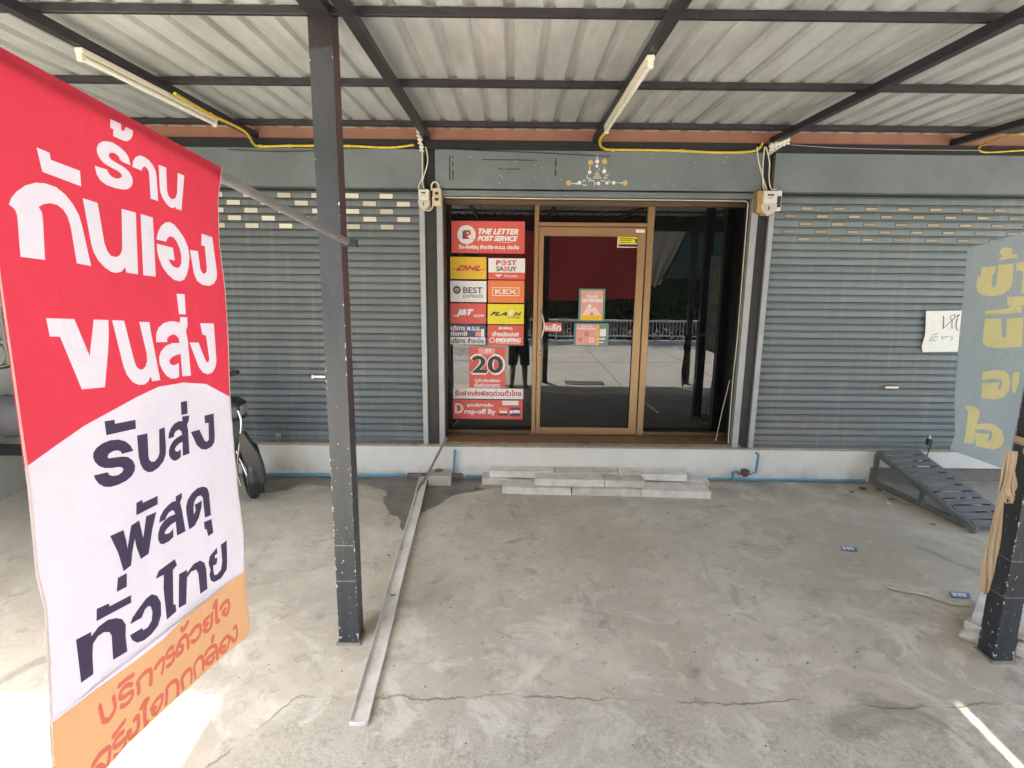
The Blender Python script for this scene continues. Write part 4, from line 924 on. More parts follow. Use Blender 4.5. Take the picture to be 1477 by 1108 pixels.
small = [
 S2([(150,690),(180,880),(200,905),(260,890),(340,790),(375,700),(355,560)]), S2([(440,400),(560,300),(665,240)]), S2([(650,385),(600,380),(520,420),(460,510),(460,575),(560,540),(650,480),(668,530),(620,620),(520,690),(470,690)]),
 S2([(755,500),(750,380),(735,350),(800,240),(880,170),(910,190),(905,370)]), S3([(50,970),(100,890),(150,850),(150,930),(130,1030)]), S3([(300,715),(250,730),(200,790),(195,840),(260,820),(305,780),(300,850),(250,920),(200,945)]),
 S3([(345,820),(345,730),(400,620),(450,570),(470,610),(465,720)]), S3([(350,810),(400,760),(410,700),(385,700)]), S3([(415,480),(430,510),(480,410)]), S3([(500,555),(540,480),(590,440),(605,490),(590,570),(540,640),(505,640)]),
 S3([(690,335),(640,390),(640,430),(680,420),(650,470),(640,510),(680,510),(715,440),(720,300)]), S3([(740,225),(745,190),(770,140),(765,230),(765,400),(785,385)]), S3([(805,240),(840,170),(885,140),(890,220),(860,310),(825,290),(850,240)]),
 S4([(110,1060),(200,910),(340,800),(350,880),(310,1060),(270,1108),(200,1070),(150,1108)]), S4([(420,640),(530,530),(650,410)]), S4([(620,570),(520,630),(430,740),(430,800),(540,750),(640,670),(640,740),(580,850),(500,920),(430,930)]),
 S4([(800,400),(850,340),(850,500),(800,600),(720,660),(690,590),(740,560)]), S4([(900,220),(940,130),(985,90),(945,200),(945,470),(980,420)]), S4([(1030,230),(1100,100),(1190,30),(1180,150),(1120,290),(1060,300),(1050,240),(1100,220)]),
 S5([(185,1070),(195,930),(190,880),(260,800),(310,790),(320,850),(310,960)]), S5([(370,880),(365,760),(420,670),(465,640),(480,700),(470,800)]), S5([(530,740),(515,620),(560,530),(600,490),(630,520),(630,640)]),
 S5([(655,465),(690,390),(740,350),(760,400),(765,510)]), S5([(735,440),(670,520),(660,570),(710,560),(730,500)]), S5([(728,240),(722,300)]), S5([(795,330),(840,250),(880,240),(885,310),(850,410),(800,430),(790,380),(840,360)]), S5([(940,140),(975,110),(985,220),(950,300),(910,250)])]
right = [B(*p) for p in ((320, 245), (317.5, 290), (319.5, 350), (325, 418), (328, 485), (333.5, 567), (337, 621), (342, 702), (346, 766), (348, 821), (355, 899), (354, 916))]
bot = [B(*p) for p in ((309, 954.5), (200, 1062), (130, 1124))]
lf = [B(*p) for p in ((73.6, 1108), (66, 990), (59, 880), (50, 830), (39, 700), (34, 655), (20, 520), (8, 418), (0, 350))]
BL = (lf[0][0] + .002, bot[-1][1] - .012)
outline = right + bot + [BL] + lf + [(lf[-1][0] + .003, 0.0)]
right[0] = outline[0] = (right[0][0], 0.0)
bord1 = [B(*p) for p in ((39, 673), (78, 641), (118, 614), (152, 594), (190, 572), (223, 558), (264, 552), (298, 554), (333, 572))]
bord2 = [B(*p) for p in ((71.6, 1044.7), (143, 992), (197, 954), (239.5, 921.6), (283, 877.6), (346.4, 826))]
def ext(bd):   # extend the print borders past both cloth edges
    a, b_, y, z = bd[0], bd[1], bd[-2], bd[-1]
    f = lambda p, q, k: (p[0] + (p[0] - q[0]) * k, p[1] + (p[1] - q[1]) * k)
    return [f(a, b_, .6)] + bd + [f(z, y, .6)]
b1, b2 = ext(bord1), ext(bord2)
def above(p, bd):   # True if p lies above the border
    for q, r in zip(bd, bd[1:]):
        lo, hi = sorted((q, r))
        if lo[0] <= p[0] <= hi[0]:
            t = (p[0] - lo[0]) / max(hi[0] - lo[0], 1e-9); return p[1] > lo[1] + (hi[1] - lo[1]) * t
    return p[1] > bd[0][1] if abs(p[0] - bd[0][0]) < abs(p[0] - bd[-1][0]) else p[1] > bd[-1][1]
WG = [[B(*p) for p in q] for q in white_gl]; DG = [[B(*p) for p in q] for q in dark_gl]
SG = [c for q in small for c in stroke(smooth_line([B(*p) for p in q], 2), .0125)]
def fabric(name, col, trans=.35, rough=.8):
    m = D.materials.new(name); m.use_nodes = True; N, L, b = nodes_of(m)
    tc = N.new('ShaderNodeTexCoord'); n = N.new('ShaderNodeTexNoise'); n.inputs['Scale'].default_value = 3.5; n.inputs['Detail'].default_value = 5; L.new(tc.outputs['Object'], n.inputs['Vector'])
    r = N.new('ShaderNodeValToRGB'); r.color_ramp.elements[0].position = .35; r.color_ramp.elements[1].position = .7
    r.color_ramp.elements[0].color = (*[c * .93 for c in col], 1); r.color_ramp.elements[1].color = (*col, 1)
    L.new(n.outputs['Fac'], r.inputs[0]); L.new(r.outputs[0], b.inputs['Base Color']); b.inputs['Roughness'].default_value = rough; b.inputs['Specular IOR Level'].default_value = .2
    tr = N.new('ShaderNodeBsdfTranslucent'); L.new(r.outputs[0], tr.inputs['Color'])
    mx = N.new('ShaderNodeMixShader'); mx.inputs[0].default_value = trans; L.new(b.outputs[0], mx.inputs[1]); L.new(tr.outputs[0], mx.inputs[2])
    n2 = N.new('ShaderNodeTexNoise'); n2.inputs['Scale'].default_value = 9; n2.inputs['Detail'].default_value = 3; n2.inputs['Distortion'].default_value = .6; L.new(tc.outputs['Object'], n2.inputs['Vector'])
    n3 = N.new('ShaderNodeTexNoise'); n3.inputs['Scale'].default_value = 500; L.new(tc.outputs['Object'], n3.inputs['Vector'])
    ad = N.new('ShaderNodeMath'); ad.operation = 'MULTIPLY_ADD'; L.new(n3.outputs['Fac'], ad.inputs[0]); ad.inputs[1].default_value = .04; L.new(n2.outputs['Fac'], ad.inputs[2])
    bp = N.new('ShaderNodeBump'); bp.inputs['Strength'].default_value = .6; bp.inputs['Distance'].default_value = .03; L.new(ad.outputs[0], bp.inputs['Height']); L.new(bp.outputs[0], b.inputs['Normal']); L.new(bp.outputs[0], tr.inputs['Normal'])
    L.new(mx.outputs[0], N['Material Output'].inputs['Surface'])
    return m
fr_, fw_, fd_, fo_, fs_ = fabric('banner_red', (.50, .038, .066)), fabric('banner_white', (.54, .515, .60)), fabric('banner_navy', (.055, .042, .085), .15), fabric('banner_orange', (.52, .30, .16)), fabric('banner_rust_print', (.45, .12, .085))
grid = []
smin, smax = min(p[0] for p in outline), max(p[0] for p in outline)
s = smin
while s < smax:
    t_ = -.02
    while t_ > -1.5: grid.append((s + random.uniform(-.004, .004), t_ + random.uniform(-.004, .004))); t_ -= .03
    s += .03
def clipin(polys): return polys
V, T = cdt([outline, b1, b2] + WG + DG + SG, [g_ for g_ in grid if wind(g_, outline)])
def bbx(p): xs = [q[0] for q in p]; ys = [q[1] for q in p]; return min(xs), max(xs), min(ys), max(ys)
WB, DB, SB = [(q, bbx(q)) for q in WG], [(q, bbx(q)) for q in DG], [(q, bbx(q)) for q in SG]
def inany(c, L_): return any(b_[0] <= c[0] <= b_[1] and b_[2] <= c[1] <= b_[3] and wind(c, q) for q, b_ in L_)
m = MB(); ft = []; fm = []
for t_ in T:
    c = (sum(V[i].x for i in t_) / 3, sum(V[i].y for i in t_) / 3)
    if not wind(c, outline): continue
    if above(c, b1): k = 1 if inany(c, WB) else 0
    elif above(c, b2): k = 2 if inany(c, DB) else 1
    else: k = 4 if inany(c, SB) else 3
    ft.append(t_); fm.append(k)
m.v = [BW(v.x, v.y) for v in V]; m.f = [list(t_) for t_ in ft]; m.m = fm; m.sm = [True] * len(ft)
bt = thing('vertical_banner', tuple(p0 - dirv * 1.6), 'large red, white and orange Thai banner hanging from a pole on the left', 'banner')
m.build('cloth', [fr_, fw_, fd_, fo_, fs_], bt)
m = MB()
hs = [(right[0][0] + k * (smax - right[0][0]) / 16, 0) for k in range(17)]
m.loft([[BW(s_, 0) + Vector((0, 0, 1)) * .020 * math.cos(a) + bn * (.018 * math.sin(a) - .0185) - Vector((0, 0, .018)) for a in [q * math.pi / 5 for q in range(10)]] for s_, _ in hs], caps=False)
m.build('pole_sleeve', fr_, bt)
hem = MB()
for q, r in zip(right, right[1:]): hem.add([BW(*q, .0018), BW(*r, .0018), BW(r[0] + .004, r[1], .0018), BW(q[0] + .004, q[1], .0018)], [(0, 1, 2, 3)])
hem.build('hem', fabric('banner_hem', (.7, .6, .55)), bt); hem = MB()
for q, r in zip(lf, lf[1:]): hem.add([BW(*q, .0018), BW(*r, .0018), BW(r[0] - .005, r[1], .0018), BW(q[0] - .005, q[1], .0018)], [(0, 1, 2, 3)])
hem.build('hem', D.materials['banner_hem'], bt)
t = thing('banner_pole', tuple(p0), 'grey metal pole sticking out from the steel post and carrying the red banner', 'pole')
pg = mat('grey_pole_steel', (.3, .29, .29), .4, .5)
pc = lambda s_: p0 - dirv * s_ - Vector((0, 0, .018)) - bn * .0185
MB().tube([pc(-.02), pc(1.2), pc(2.05)], .0165, 12).build('tube', pg, t)
MB().bar(pc(-.05) + Vector((0, .0, 0)), pc(.03), .03, .012).build('bracket', black, t)
MB().box(-.885 + .002, -.80, 3.03, 3.06, p0.z - .04, p0.z - .004).build('clamp', black, t)

# ================================================================== FADED BANNER ON THE RIGHT POST
e0 = Vector((2.83, 3.13, 0)); ed = Vector((.2, .98, 0)).normalized(); en = ed.cross(Vector((0, 0, 1)))
def C2(x, y):
    q = onp(x, y, e0, en) - e0; return (q.dot(ed), q.z)
def CW(s_, z): return e0 + ed * s_ + Vector((0, 0, z)) + en * (.004 * math.sin(s_ * 9 + z * 3) - .018 * math.exp(-((s_ - .42 + (z - 1.2) * .55) ** 2) * 130) * max(0, min(1, (1.75 - z) * 2)))
K = lambda p: [C2(*q) for q in zt_(p, 1370, 330, 3.168)]
ol = K([(78, 92), (65, 250), (45, 500), (22, 780), (30, 940), (10, 1010), (120, 1052), (250, 1100)])
ol = ol + [(.03, ol[-1][1] - .045), (.02, 2.30), ]
U1 = lambda p: [C2(*q) for q in zt_(p, 1400, 340, 11.08)]; U2 = lambda p: [C2(*q) for q in zt_(p, 1380, 520, 7.915)]
YG2 = [U1(p) for p in ([(480,240),(520,195),(590,185),(650,200),(670,250),(655,300),(745,295),(740,350),(450,395),(520,325),(475,290)],
    [(185,510),(410,485),(405,580),(355,640),(345,750),(350,820),(375,835),(405,810),(425,700),(450,470),(685,445),(665,650),(650,780),(600,870),(480,945),(340,970),(200,950),(120,880),(100,800),(120,650),(170,630)],
    [(725,450),(790,420),(900,405),(900,920),(800,915),(825,590),(790,560),(725,560)], [(575,985),(860,960),(860,1120),(575,1120)])]
YG2 += [K(p) for p in ([(162,375),(258,365),(290,350),(330,358),(325,385),(162,392)], [(162,412),(232,410),(234,490),(244,500),(254,490),(258,410),(335,405),(333,540),(200,545),(160,535),(148,515)])]
YG2 += [U2(p) for p in ([(285,135),(440,110),(560,120),(600,160),(620,250),(600,350),(540,420),(440,445),(310,430),(295,255),(500,250),(480,340),(500,335),(535,260),(520,220),(440,205),(290,225)], [(655,140),(725,130),(720,250),(665,395),(635,330),(640,230)],
    [(85,525),(200,515),(260,545),(285,590),(270,650),(225,760),(190,945),(95,945),(150,700),(150,600),(120,550)], [(240,730),(340,715),(440,735),(520,800),(550,900),(520,980),(440,1015),(330,1000),(220,975),(210,830),(380,840),(370,890),(340,920),(390,915),(415,870),(410,810),(300,785),(220,790)])]
gr2 = [(a / 28, b_ / 28) for a in range(0, 30) for b_ in range(18, 70)]
V, T = cdt([ol] + YG2, [q for q in gr2 if wind(q, ol)])
YB = [(q, bbx(q)) for q in YG2]; m = MB(); ft = []; fm = []
for t_ in T:
    c = (sum(V[i].x for i in t_) / 3, sum(V[i].y for i in t_) / 3)
    if not wind(c, ol): continue
    ft.append(list(t_)); fm.append(1 if inany(c, YB) else 0)
m.v = [CW(v.x, v.y) for v in V]; m.f = ft; m.m = fm; m.sm = [True] * len(ft)
t = thing('faded_banner', (2.85, 3.3, 1.0), 'faded grey blue cloth banner with yellow Thai letters beside the right post', 'banner')
m.build('cloth', [fabric('faded_blue_cloth', (.33, .385, .41), .3), fabric('faded_yellow_print', (.62, .56, .28), .3)], t)
# beige rag tied round the right post
t = thing('tied_cloth', (2.77, 2.95, 1.1), 'beige cloth strip knotted round the right post and hanging down beside it', 'cloth')
rag = fabric('beige_rag', (.62, .5, .34), .3)
kz = A(1462, 643, 2.96).z; hw = .0575; ax, ay = 2.83, 3.02
m = MB(); rg_ = []
for k in range(21):
    a = 2 * math.pi * k / 20; cx_, sx_ = math.cos(a), math.sin(a); r = .074 / max(abs(cx_), abs(sx_))
    r = min(r, .088); rg_.append((ax + cx_ * r, ay + sx_ * r))
rings = []
for (x_, y_) in rg_: rings.append([Vector((x_ + math.cos(b_) * .008, y_ + math.cos(b_) * .004, kz + .01 * math.sin(x_ * 60) + math.sin(b_) * .022)) for b_ in [q * math.pi / 4 for q in range(8)]])
m.loft(rings, caps=False); m.build('wrap', rag, t)
kp = Vector((2.752, 2.945, kz))
m = MB()
def blob(m, c, rx, ry, rz, ph_=0):
    rs = []
    for i in range(7):
        th = math.pi * (i + .5) / 7
        rs.append([c + Vector((math.cos(p_) * math.sin(th) * rx * (1 + .25 * math.sin(3 * p_ + ph_ + i)), math.sin(p_) * math.sin(th) * ry * (1 + .2 * math.cos(2 * p_ + ph_)), math.cos(th) * rz)) for p_ in [2 * math.pi * q / 10 for q in range(10)]])
    m.loft(rs)
blob(m, kp, .03, .03, .035); blob(m, kp + Vector((-.022, .0, -.02)), .02, .02, .028, 1); m.build('knot', rag, t)
def hang(pts, wds, name):
    """a gathered strip of cloth: a folded sheet whose pleats open towards its lower end"""
    P_ = smooth_line([tuple(p) for p in pts], 4); W_ = smooth_line([(w_, 0) for w_ in wds], 4); n = 26; rows = []
    for i, (p, w_) in enumerate(zip(P_, W_)):
        f = i / (len(P_) - 1); row = []
        for k in range(n + 1):
            u = k / n - .5; pl_ = math.sin(u * 19 + 1.5 * math.sin(f * 4)) * .011 + math.sin(u * 37 + f * 7) * .004
            row.append(Vector(p) + Vector((u * w_[0] + .006 * math.sin(f * 9 + u * 4), pl_ * (.5 + .8 * f) - .02 * (1 - 4 * u * u), .012 * math.sin(u * 11 + 2) * f + .006 * math.sin(u * 29) * f)))
        rows.append(row)
    m = MB(); m.loft(rows, closed=False, caps=False); m.loft([[v + Vector((0, .0016, 0)) for v in r_] for r_ in rows], closed=False, caps=False)
    return m.build(name, rag, t)
Yr = 2.94
hang([A(*p, Yr) for p in ((1456, 650), (1448, 685), (1440, 730), (1431, 780), (1424, 820), (1417, 852))], [.022, .035, .05, .062, .055, .02], 'long_tail')
hang([A(*p, Yr - .02) for p in ((1460, 650), (1456, 678), (1453, 705), (1451, 722))], [.028, .055, .07, .05], 'short_tail')

# ================================================================== THINGS ON THE GROUND
# marble slabs forming steps
slabm = [mat('pale_marble_slab', (.76, .73, .65), .6, var=.15, scale=7, bump=.35, bscale=40), mat('dusty_marble_slab', (.66, .62, .54), .7, var=.16, scale=7, bump=.4, bscale=40)]
def slab(pa_, pb_, zb_, depth, label, k=0, th=.068):
    zb0 = zb_
    a = G(*pa_, up=zb0); b_ = G(*pb_, up=zb0); d = (b_ - a); d.z = 0; d.normalize(); nb_ = Vector((-d.y, d.x, 0)) * depth
    z = min(a.z, b_.z); a.z = b_.z = z
    q = [a, b_, b_ + nb_, a + nb_]; m = MB()
    j = lambda s_=.004: Vector((random.uniform(-s_, s_), random.uniform(-s_, s_), random.uniform(-.002, .002)))
    nn_ = 9; L0 = q[0]; ux, uy = (q[1] - q[0]) / nn_, (q[3] - q[0]) / 3; gv = []
    for lay in (0, 1):
        for jj in range(4):
            for ii in range(nn_ + 1):
                e_ = .0055 if (ii in (0, nn_) or jj in (0, 3)) else .0015
                gv.append(L0 + ux * ii + uy * jj + Vector((random.uniform(-1, 1) * e_ * .7, random.uniform(-1, 1) * e_ * .6, th * lay + random.uniform(-e_, e_ * .3) * lay)))
    w1_ = nn_ + 1; o2_ = 4 * w1_; fs = []
    for jj in range(3):
        for ii in range(nn_):
            a0 = jj * w1_ + ii; fs += [(o2_ + a0, o2_ + a0 + 1, o2_ + a0 + w1_ + 1, o2_ + a0 + w1_), (a0 + w1_, a0 + w1_ + 1, a0 + 1, a0)]
    for ii in range(nn_): fs += [(ii, ii + 1, o2_ + ii + 1, o2_ + ii), (3 * w1_ + ii + 1, 3 * w1_ + ii, o2_ + 3 * w1_ + ii, o2_ + 3 * w1_ + ii + 1)]
    for jj in range(3): fs += [(jj * w1_ + w1_, jj * w1_, o2_ + jj * w1_, o2_ + jj * w1_ + w1_), (jj * w1_ + nn_, jj * w1_ + w1_ + nn_, o2_ + jj * w1_ + w1_ + nn_, o2_ + jj * w1_ + nn_)]
    m.add(gv, fs)
    return single(m, 'stone_slab', slabm[k], label, 'slab', 'stone slabs stacked as door steps')
slab((724, 712), (823.5, 714.5), 0, .33, 'bottom slab at the left front of the door steps')
slab((825, 714.5), (924.5, 716.5), 0, .33, 'bottom slab in the middle front of the door steps', 1)
slab((925.5, 716.5), (1025, 719.5), 0, .33, 'bottom slab at the right front corner of the door steps')
slab((695, 699), (735, 700), 0, .16, 'lowest slab poking out at the left back corner of the door steps', 1)
slab((960, 700), (1022, 703), 0, .1, 'lowest slab poking out at the right back of the door steps', 1)
slab((706, 688), (799, 690), .07, .28, 'upper back slab at the left end of the door steps')
slab((800, 690), (892, 692), .07, .28, 'upper back slab in the middle of the door steps', 1)
slab((893, 692), (991, 694.5), .07, .28, 'upper back slab at the right end of the door steps')
slab((771, 700), (871, 703), .07, .17, 'upper front slab left of the shorter one on the door steps')
slab((872, 702.5), (929, 704), .07, .17, 'shorter upper front slab in the middle of the door steps', 1)
a = G(617, 701); b_ = G(650, 701.5)
m = MB(); m.box(a.x, b_.x, a.y, a.y + .2, a.z, a.z + .1); single(m, 'concrete_block', mat('concrete_block', (.46, .42, .35), .85, bump=.3), 'squat concrete block against the wall beside the left water meter', 'block', bevel=.006)
# white channel lying on the floor
t = thing('drain_channel', (-.75, 3.9, gz(3.9)), 'long white plastic drain channel lying on the floor towards the wall', 'channel')
chm = mat('aged_white_pvc', (.8, .78, .72), .45, var=.12, scale=4, stretch=(1, .5, 1)); add_grime(chm, -.1, .12, (.2, .17, .12), .4, 5)
P0, P1 = G(517.5, 1046), G(613, 689)
P0 = Vector((P0.x, P0.y, gz(P0.y))); P1 = Vector((P1.x, P1.y, gz(P1.y) + .03))
dv = (P1 - P0).normalized(); sv = dv.cross(Vector((0, 0, 1))).normalized(); uv = sv.cross(dv)
def ch_ring(p, sc_=1, ins=0):
    W2 = .046 * sc_; H2 = .028
    pr = [(-W2, H2), (-W2, .006), (-W2 + .008, .0005), (W2 - .008, .0005), (W2, .006), (W2, H2), (W2 - .0035, H2), (W2 - .0035, .007), (W2 - .010, .0035), (-W2 + .010, .0035), (-W2 + .0035, .007), (-W2 + .0035, H2)]
    return [p + sv * a_ + uv * (b2_ + .004) for a_, b2_ in pr]
m = MB(); n = 26
m.loft([ch_ring(P0.lerp(P1, k / n) + sv * .0025 * math.sin(k * .4) + uv * .0015 * math.sin(k * .9), 1 - .12 * k / n) for k in range(n + 1)], caps=True, smooth=False)
m.build('trough', chm, t)
m = MB(); e = [P0 + sv * (math.cos(a_) * .046 if abs(math.cos(a_)) < .8 else math.copysign(.046, math.cos(a_))) - dv * (.012 * math.sin(a_)) for a_ in [math.pi * k / 8 for k in range(9)]]
m.loft([[p + uv * .004 for p in e], [p + uv * .032 for p in e]], closed=False, caps=False); 
m.add([p + uv * .0045 for p in e], [tuple(range(9))]); m.build('end_cap', chm, t)
def debris(px, r, col_m, label, name='dead_leaf', cat='leaf', zz=.004, group=None):
    p = G(*px); m = MB(); n = 7; ph_ = random.random() * 6
    ring = [Vector((p.x + math.cos(a_) * r * (1 if k % 2 else .6), p.y + math.sin(a_) * r * .6, p.z + zz + random.uniform(0, r * .35))) for k, a_ in enumerate([ph_ + 2 * math.pi * q / n for q in range(n)])]
    m.add([Vector((p.x, p.y, p.z + zz + r * .15))] + ring + [v - Vector((0, 0, .0015)) for v in ring], [(0, 1 + k, 1 + (k + 1) % n) for k in range(n)] + [(1 + k, 1 + (k + 1) % n, 1 + n + (k + 1) % n, 1 + n + k) for k in range(n)])
    return single(m, name, col_m, label, cat, group)
leafm = mat('dead_leaf_brown', (.12, .07, .035), .8); redr = mat('red_rag', (.45, .06, .03), .8); bluep = mat('blue_scrap', (.10, .22, .38), .5); whs = mat('white_scrap', (.7, .7, .68), .6)
debris((580, 796), .02, leafm, 'curled dark leaf lying inside the white channel', zz=.02)
debris((567, 862), .022, mat('mud', (.16, .12, .07), .9), 'lump of mud inside the white channel below the leaf', 'mud_lump', 'mud', zz=.016)
debris((561, 802), .014, mat('mud', (.16, .12, .07), .9), 'small clod of mud just left of the white channel', 'mud_lump', 'mud')
debris((688, 706), .03, redr, 'scrap of red rag on the edge of the wet patch', 'red_scrap', 'rag')
debris((1288, 722), .045, redr, 'red plastic scrap lying beside the foot of the ramp', 'red_scrap', 'rubbish')
debris((1282, 727), .03, whs, 'white paper scrap beside the red scrap near the ramp', 'paper_scrap', 'rubbish')
debris((1245, 706), .05, leafm, 'brown dead leaves by the wall left of the ramp'); debris((1268, 708), .04, mat('mud', (.16, .12, .07), .9), 'earth crumbs against the left leg of the ramp', 'mud_lump', 'mud')
debris((1345, 757), .035, leafm, 'dry leaf on the floor in front of the lower ramp rail'); debris((1228, 711), .03, leafm, 'flat dark leaf on the floor left of the ramp')
for px_, lb in (((847, 640), 0),): debris((849, 640), .022, leafm, 'brown leaf lying on the door sill in front of the glass door', zz=.36) if False else None
p = Zp(848, 640, .373); m = MB(); m.add([(p.x - .03, p.y, .374), (p.x, p.y - .012, .38), (p.x + .03, p.y + .004, .376), (p.x, p.y + .014, .384)], [(0, 1, 3), (1, 2, 3)]); single(m, 'dead_leaf', leafm, 'brown leaf lying on the bronze sill below the glass door', 'leaf')
for (x0, y0, x1, y1), lb in (((1211, 787.5, 1238, 796), 'blue and white wrapper on the open floor right of centre'), ((1369, 853, 1401, 864), 'blue and white wrapper near the pale stick by the right post')):
    t = thing('wrapper', tuple(G((x0 + x1) / 2, y1)), lb, 'wrapper', 'blue wrappers on the floor')
    q = [G(x0, y0, up=.006), G(x1 - 3, y0 + 2, up=.012), G(x1, y1, up=.006), G(x0 + 3, y1 - 2, up=.004)]
    m = MB(); m.add(q, [(0, 1, 2, 3)]); m.build('foil', bluep, t)
    c = (q[0] + q[1] + q[2] + q[3]) / 4 + Vector((0, 0, .002))
    for k in (-.6, -.1, .35): m = MB(); e_ = (q[1] - q[0]) * .11; f_ = (q[3] - q[0]) * .3; cc = c + (q[1] - q[0]) * k * .5; m.add([cc - e_ - f_, cc + e_ - f_, cc + e_ + f_, cc - e_ * .5 + f_], [(0, 1, 2, 3)]); m.build('print', whs, t)
m = MB(); m.tube([tuple(G(*p, up=u_)) for p, u_ in (((1279, 846), .01), ((1290, 849), .016), ((1330, 857), .012), ((1370, 870), .014), ((1400, 874), .014))], [.006, .014, .011, .012, .008], 7)
single(m, 'driftwood_stick', mat('bleached_wood', (.5, .45, .37), .8, bump=.3), 'thin pale bleached stick lying near the right post', 'stick')
for px_ in ((948, 767), (757, 741), (1200, 846), (1100, 760), (880, 700 + 70)):
    pass
m = MB()
for k in range(170):
    x_, y_ = random.uniform(-1.6, 4.2), random.uniform(2.3, 5.3); r = random.uniform(.002, .007)
    c = Vector((x_, y_, gz(y_) + r * .3)); qs = [c + Vector((math.cos(a_) * r * random.uniform(.6, 1.2), math.sin(a_) * r, -r * .3)) for a_ in [q_ * math.pi / 2.5 for q_ in range(5)]]
    m.add([c + Vector((0, 0, r * .5))] + qs, [(0, 1 + i, 1 + (i + 1) % 5) for i in range(5)])
m.build('grit', mat('grit', (.13, .11, .09), .9), kind='stuff')
# water pipe and meters
bp_ = mat('blue_pvc', (.09, .33, .46), .45, var=.15)
t = thing('blue_water_pipe', (1, 5.47, .02), 'thin blue water pipe running along the foot of the white plinth', 'pipe')
for x0, x1 in ((-3.9, -1.04), (-.45, 3.52)): MB().tube([(x0, 5.478, .025), ((x0 + x1) / 2, 5.478, .022), (x1, 5.478, .024)], .0125, 8).build('pipe', bp_, t)
MB().box(-1.03, -.48, 5.44, 5.497, 0, .05).build('cement_cover', mat('dark_cement', (.16, .15, .13), .9, bump=.3), t, bevel=.006)
def wmeter(pxs, label, clr):
    # pxs: pixel path from main pipe up, through the meter, up to the wall
    (a0, a1), (b0, b1), (c0_, c1_) = pxs
    A1, A2 = A(*a0, 5.45), A(*a1, 5.45); B1, B2 = A(*b0, 5.45), A(*b1, 5.45); C1_, C2_ = A(*c0_, 5.45), A(*c1_, 5.45)
    t = thing('water_meter', tuple(A1), label, 'water meter', 'water meters at the foot of the plinth')
    MB().tube([A1, A2, A2 + Vector((.02, 0, .012)), A2 + Vector((.05, 0, .012))], .0125, 8).build('riser', bp_, t)
    MB().tube([B1, B1.lerp(B2, .5), B2], .008, 8).build('coupling', clr, t)
    mid = B1.lerp(B2, .5)
    MB().lathe((mid.x, mid.y, mid.z - .02), (0, -.25, 1), [(0, .022), (.012, .036), (.03, .036), (.036, .042), (.058, .042), (.062, .036)], 16).build('dial_body', clr, t)
    MB().tube([C1_ + Vector((-.03, 0, 0)), C1_, C1_.lerp(C2_, .5), C2_, C2_ + Vector((-.002, .05, .0))], .0125, 8).build('outlet', bp_, t)
wmeter((((617, 692), (617, 682)), ((624, 683), (642, 684)), ((654, 681), (656, 652))), 'water meter with blue pipe below the left column, half behind the grey drain pipe', mat('grey_meter_body', (.14, .13, .12), .5, .4))
wmeter((((1057, 693), (1057, 682)), ((1064, 683), (1084, 684)), ((1090, 682), (1094, 656))), 'rusty brown water meter with blue pipe right of the door steps', mat('rusty_meter_body', (.16, .095, .065), .6, .3))
a = A(642, 636, 5.40); b_ = A(621, 676, 5.36); c_ = A(612, 692, 5.28)
m = MB(); m.tube(smooth_line([tuple(A(645, 633, 5.5)), tuple(a), tuple(b_), tuple(c_), tuple(G(604, 705, up=.03)), tuple(G(597, 730, up=.02))], 4), [.013] * 17 + [.011] * 4, 8)
single(m, 'drain_hose', mat('grey_hose', (.2, .18, .15), .6), 'grey hose leaning from the door sill down into the white channel', 'hose')
# metal ramp
t = thing('metal_ramp', (3.7, 5.0, 0), 'grey steel slatted ramp leaning from the plinth down to the floor on the right', 'ramp')
rm = mat('grey_painted_ramp', (.155, .165, .155), .55, .1, var=.2, scale=8)
top1 = Vector((3.57, 5.42, .33)); bot1 = G(1408, 771) + Vector((0, 0, .03)); w_ = Vector((.40, .03, 0)); top2 = top1 + w_; bot2 = bot1 + w_
MB().bar(top1, bot1, .035, .05).build('side_rail', rm, t); MB().bar(top2, bot2, .035, .05).build('side_rail', rm, t)
b0 = G(1263, 701) + Vector((0, .02, .025))
MB().bar(b0, bot1 + Vector((0, .12, 0)), .035, .045).build('base_rail', rm, t); MB().bar(b0 + w_, bot2 + Vector((0, .12, 0)), .035, .045).build('base_rail', rm, t)
for tp, bt_ in ((top1, b0), (top1 + w_, b0 + w_)): MB().bar(tp + Vector((0, .0, -.02)), bt_, .035, .035, up=(0, 1, 0)).build('leg', rm, t)
q = top1.lerp(bot1, .5); MB().bar(q, (q.x, q.y, b0.lerp(bot1, .5).z), .03, .03, up=(0, 1, 0)).build('strut', rm, t)
q = q + w_; MB().bar(q, (q.x, q.y, b0.lerp(bot1, .5).z), .03, .03, up=(0, 1, 0)).build('strut', rm, t)
sl_d = (bot1 - top1).normalized(); sd = w_.normalized()
trm = MB(); o_ = Vector((0, 0, 0)); hl = .19
trm.add([o_ + sd * a_ * hl + Vector((0, b2_ * .028, 0)) + Vector((0, 0, c2_ + b2_ * .012)) for c2_ in (0, .006) for a_, b2_ in ((-1, -1), (1, -1), (1, 1), (-1, 1))], [(0, 1, 2, 3), (7, 6, 5, 4), (0, 4, 5, 1), (1, 5, 6, 2), (2, 6, 7, 3), (3, 7, 4, 0)])
tread = trm.mesh('tread', rm)
for k in range(12):
    p = top1.lerp(bot1, (k + .45) / 12) + w_ * .5 + Vector((0, 0, .026)); inst(tread, 'tread', t, tuple(p - Vector((3.7, 5.0, 0))))
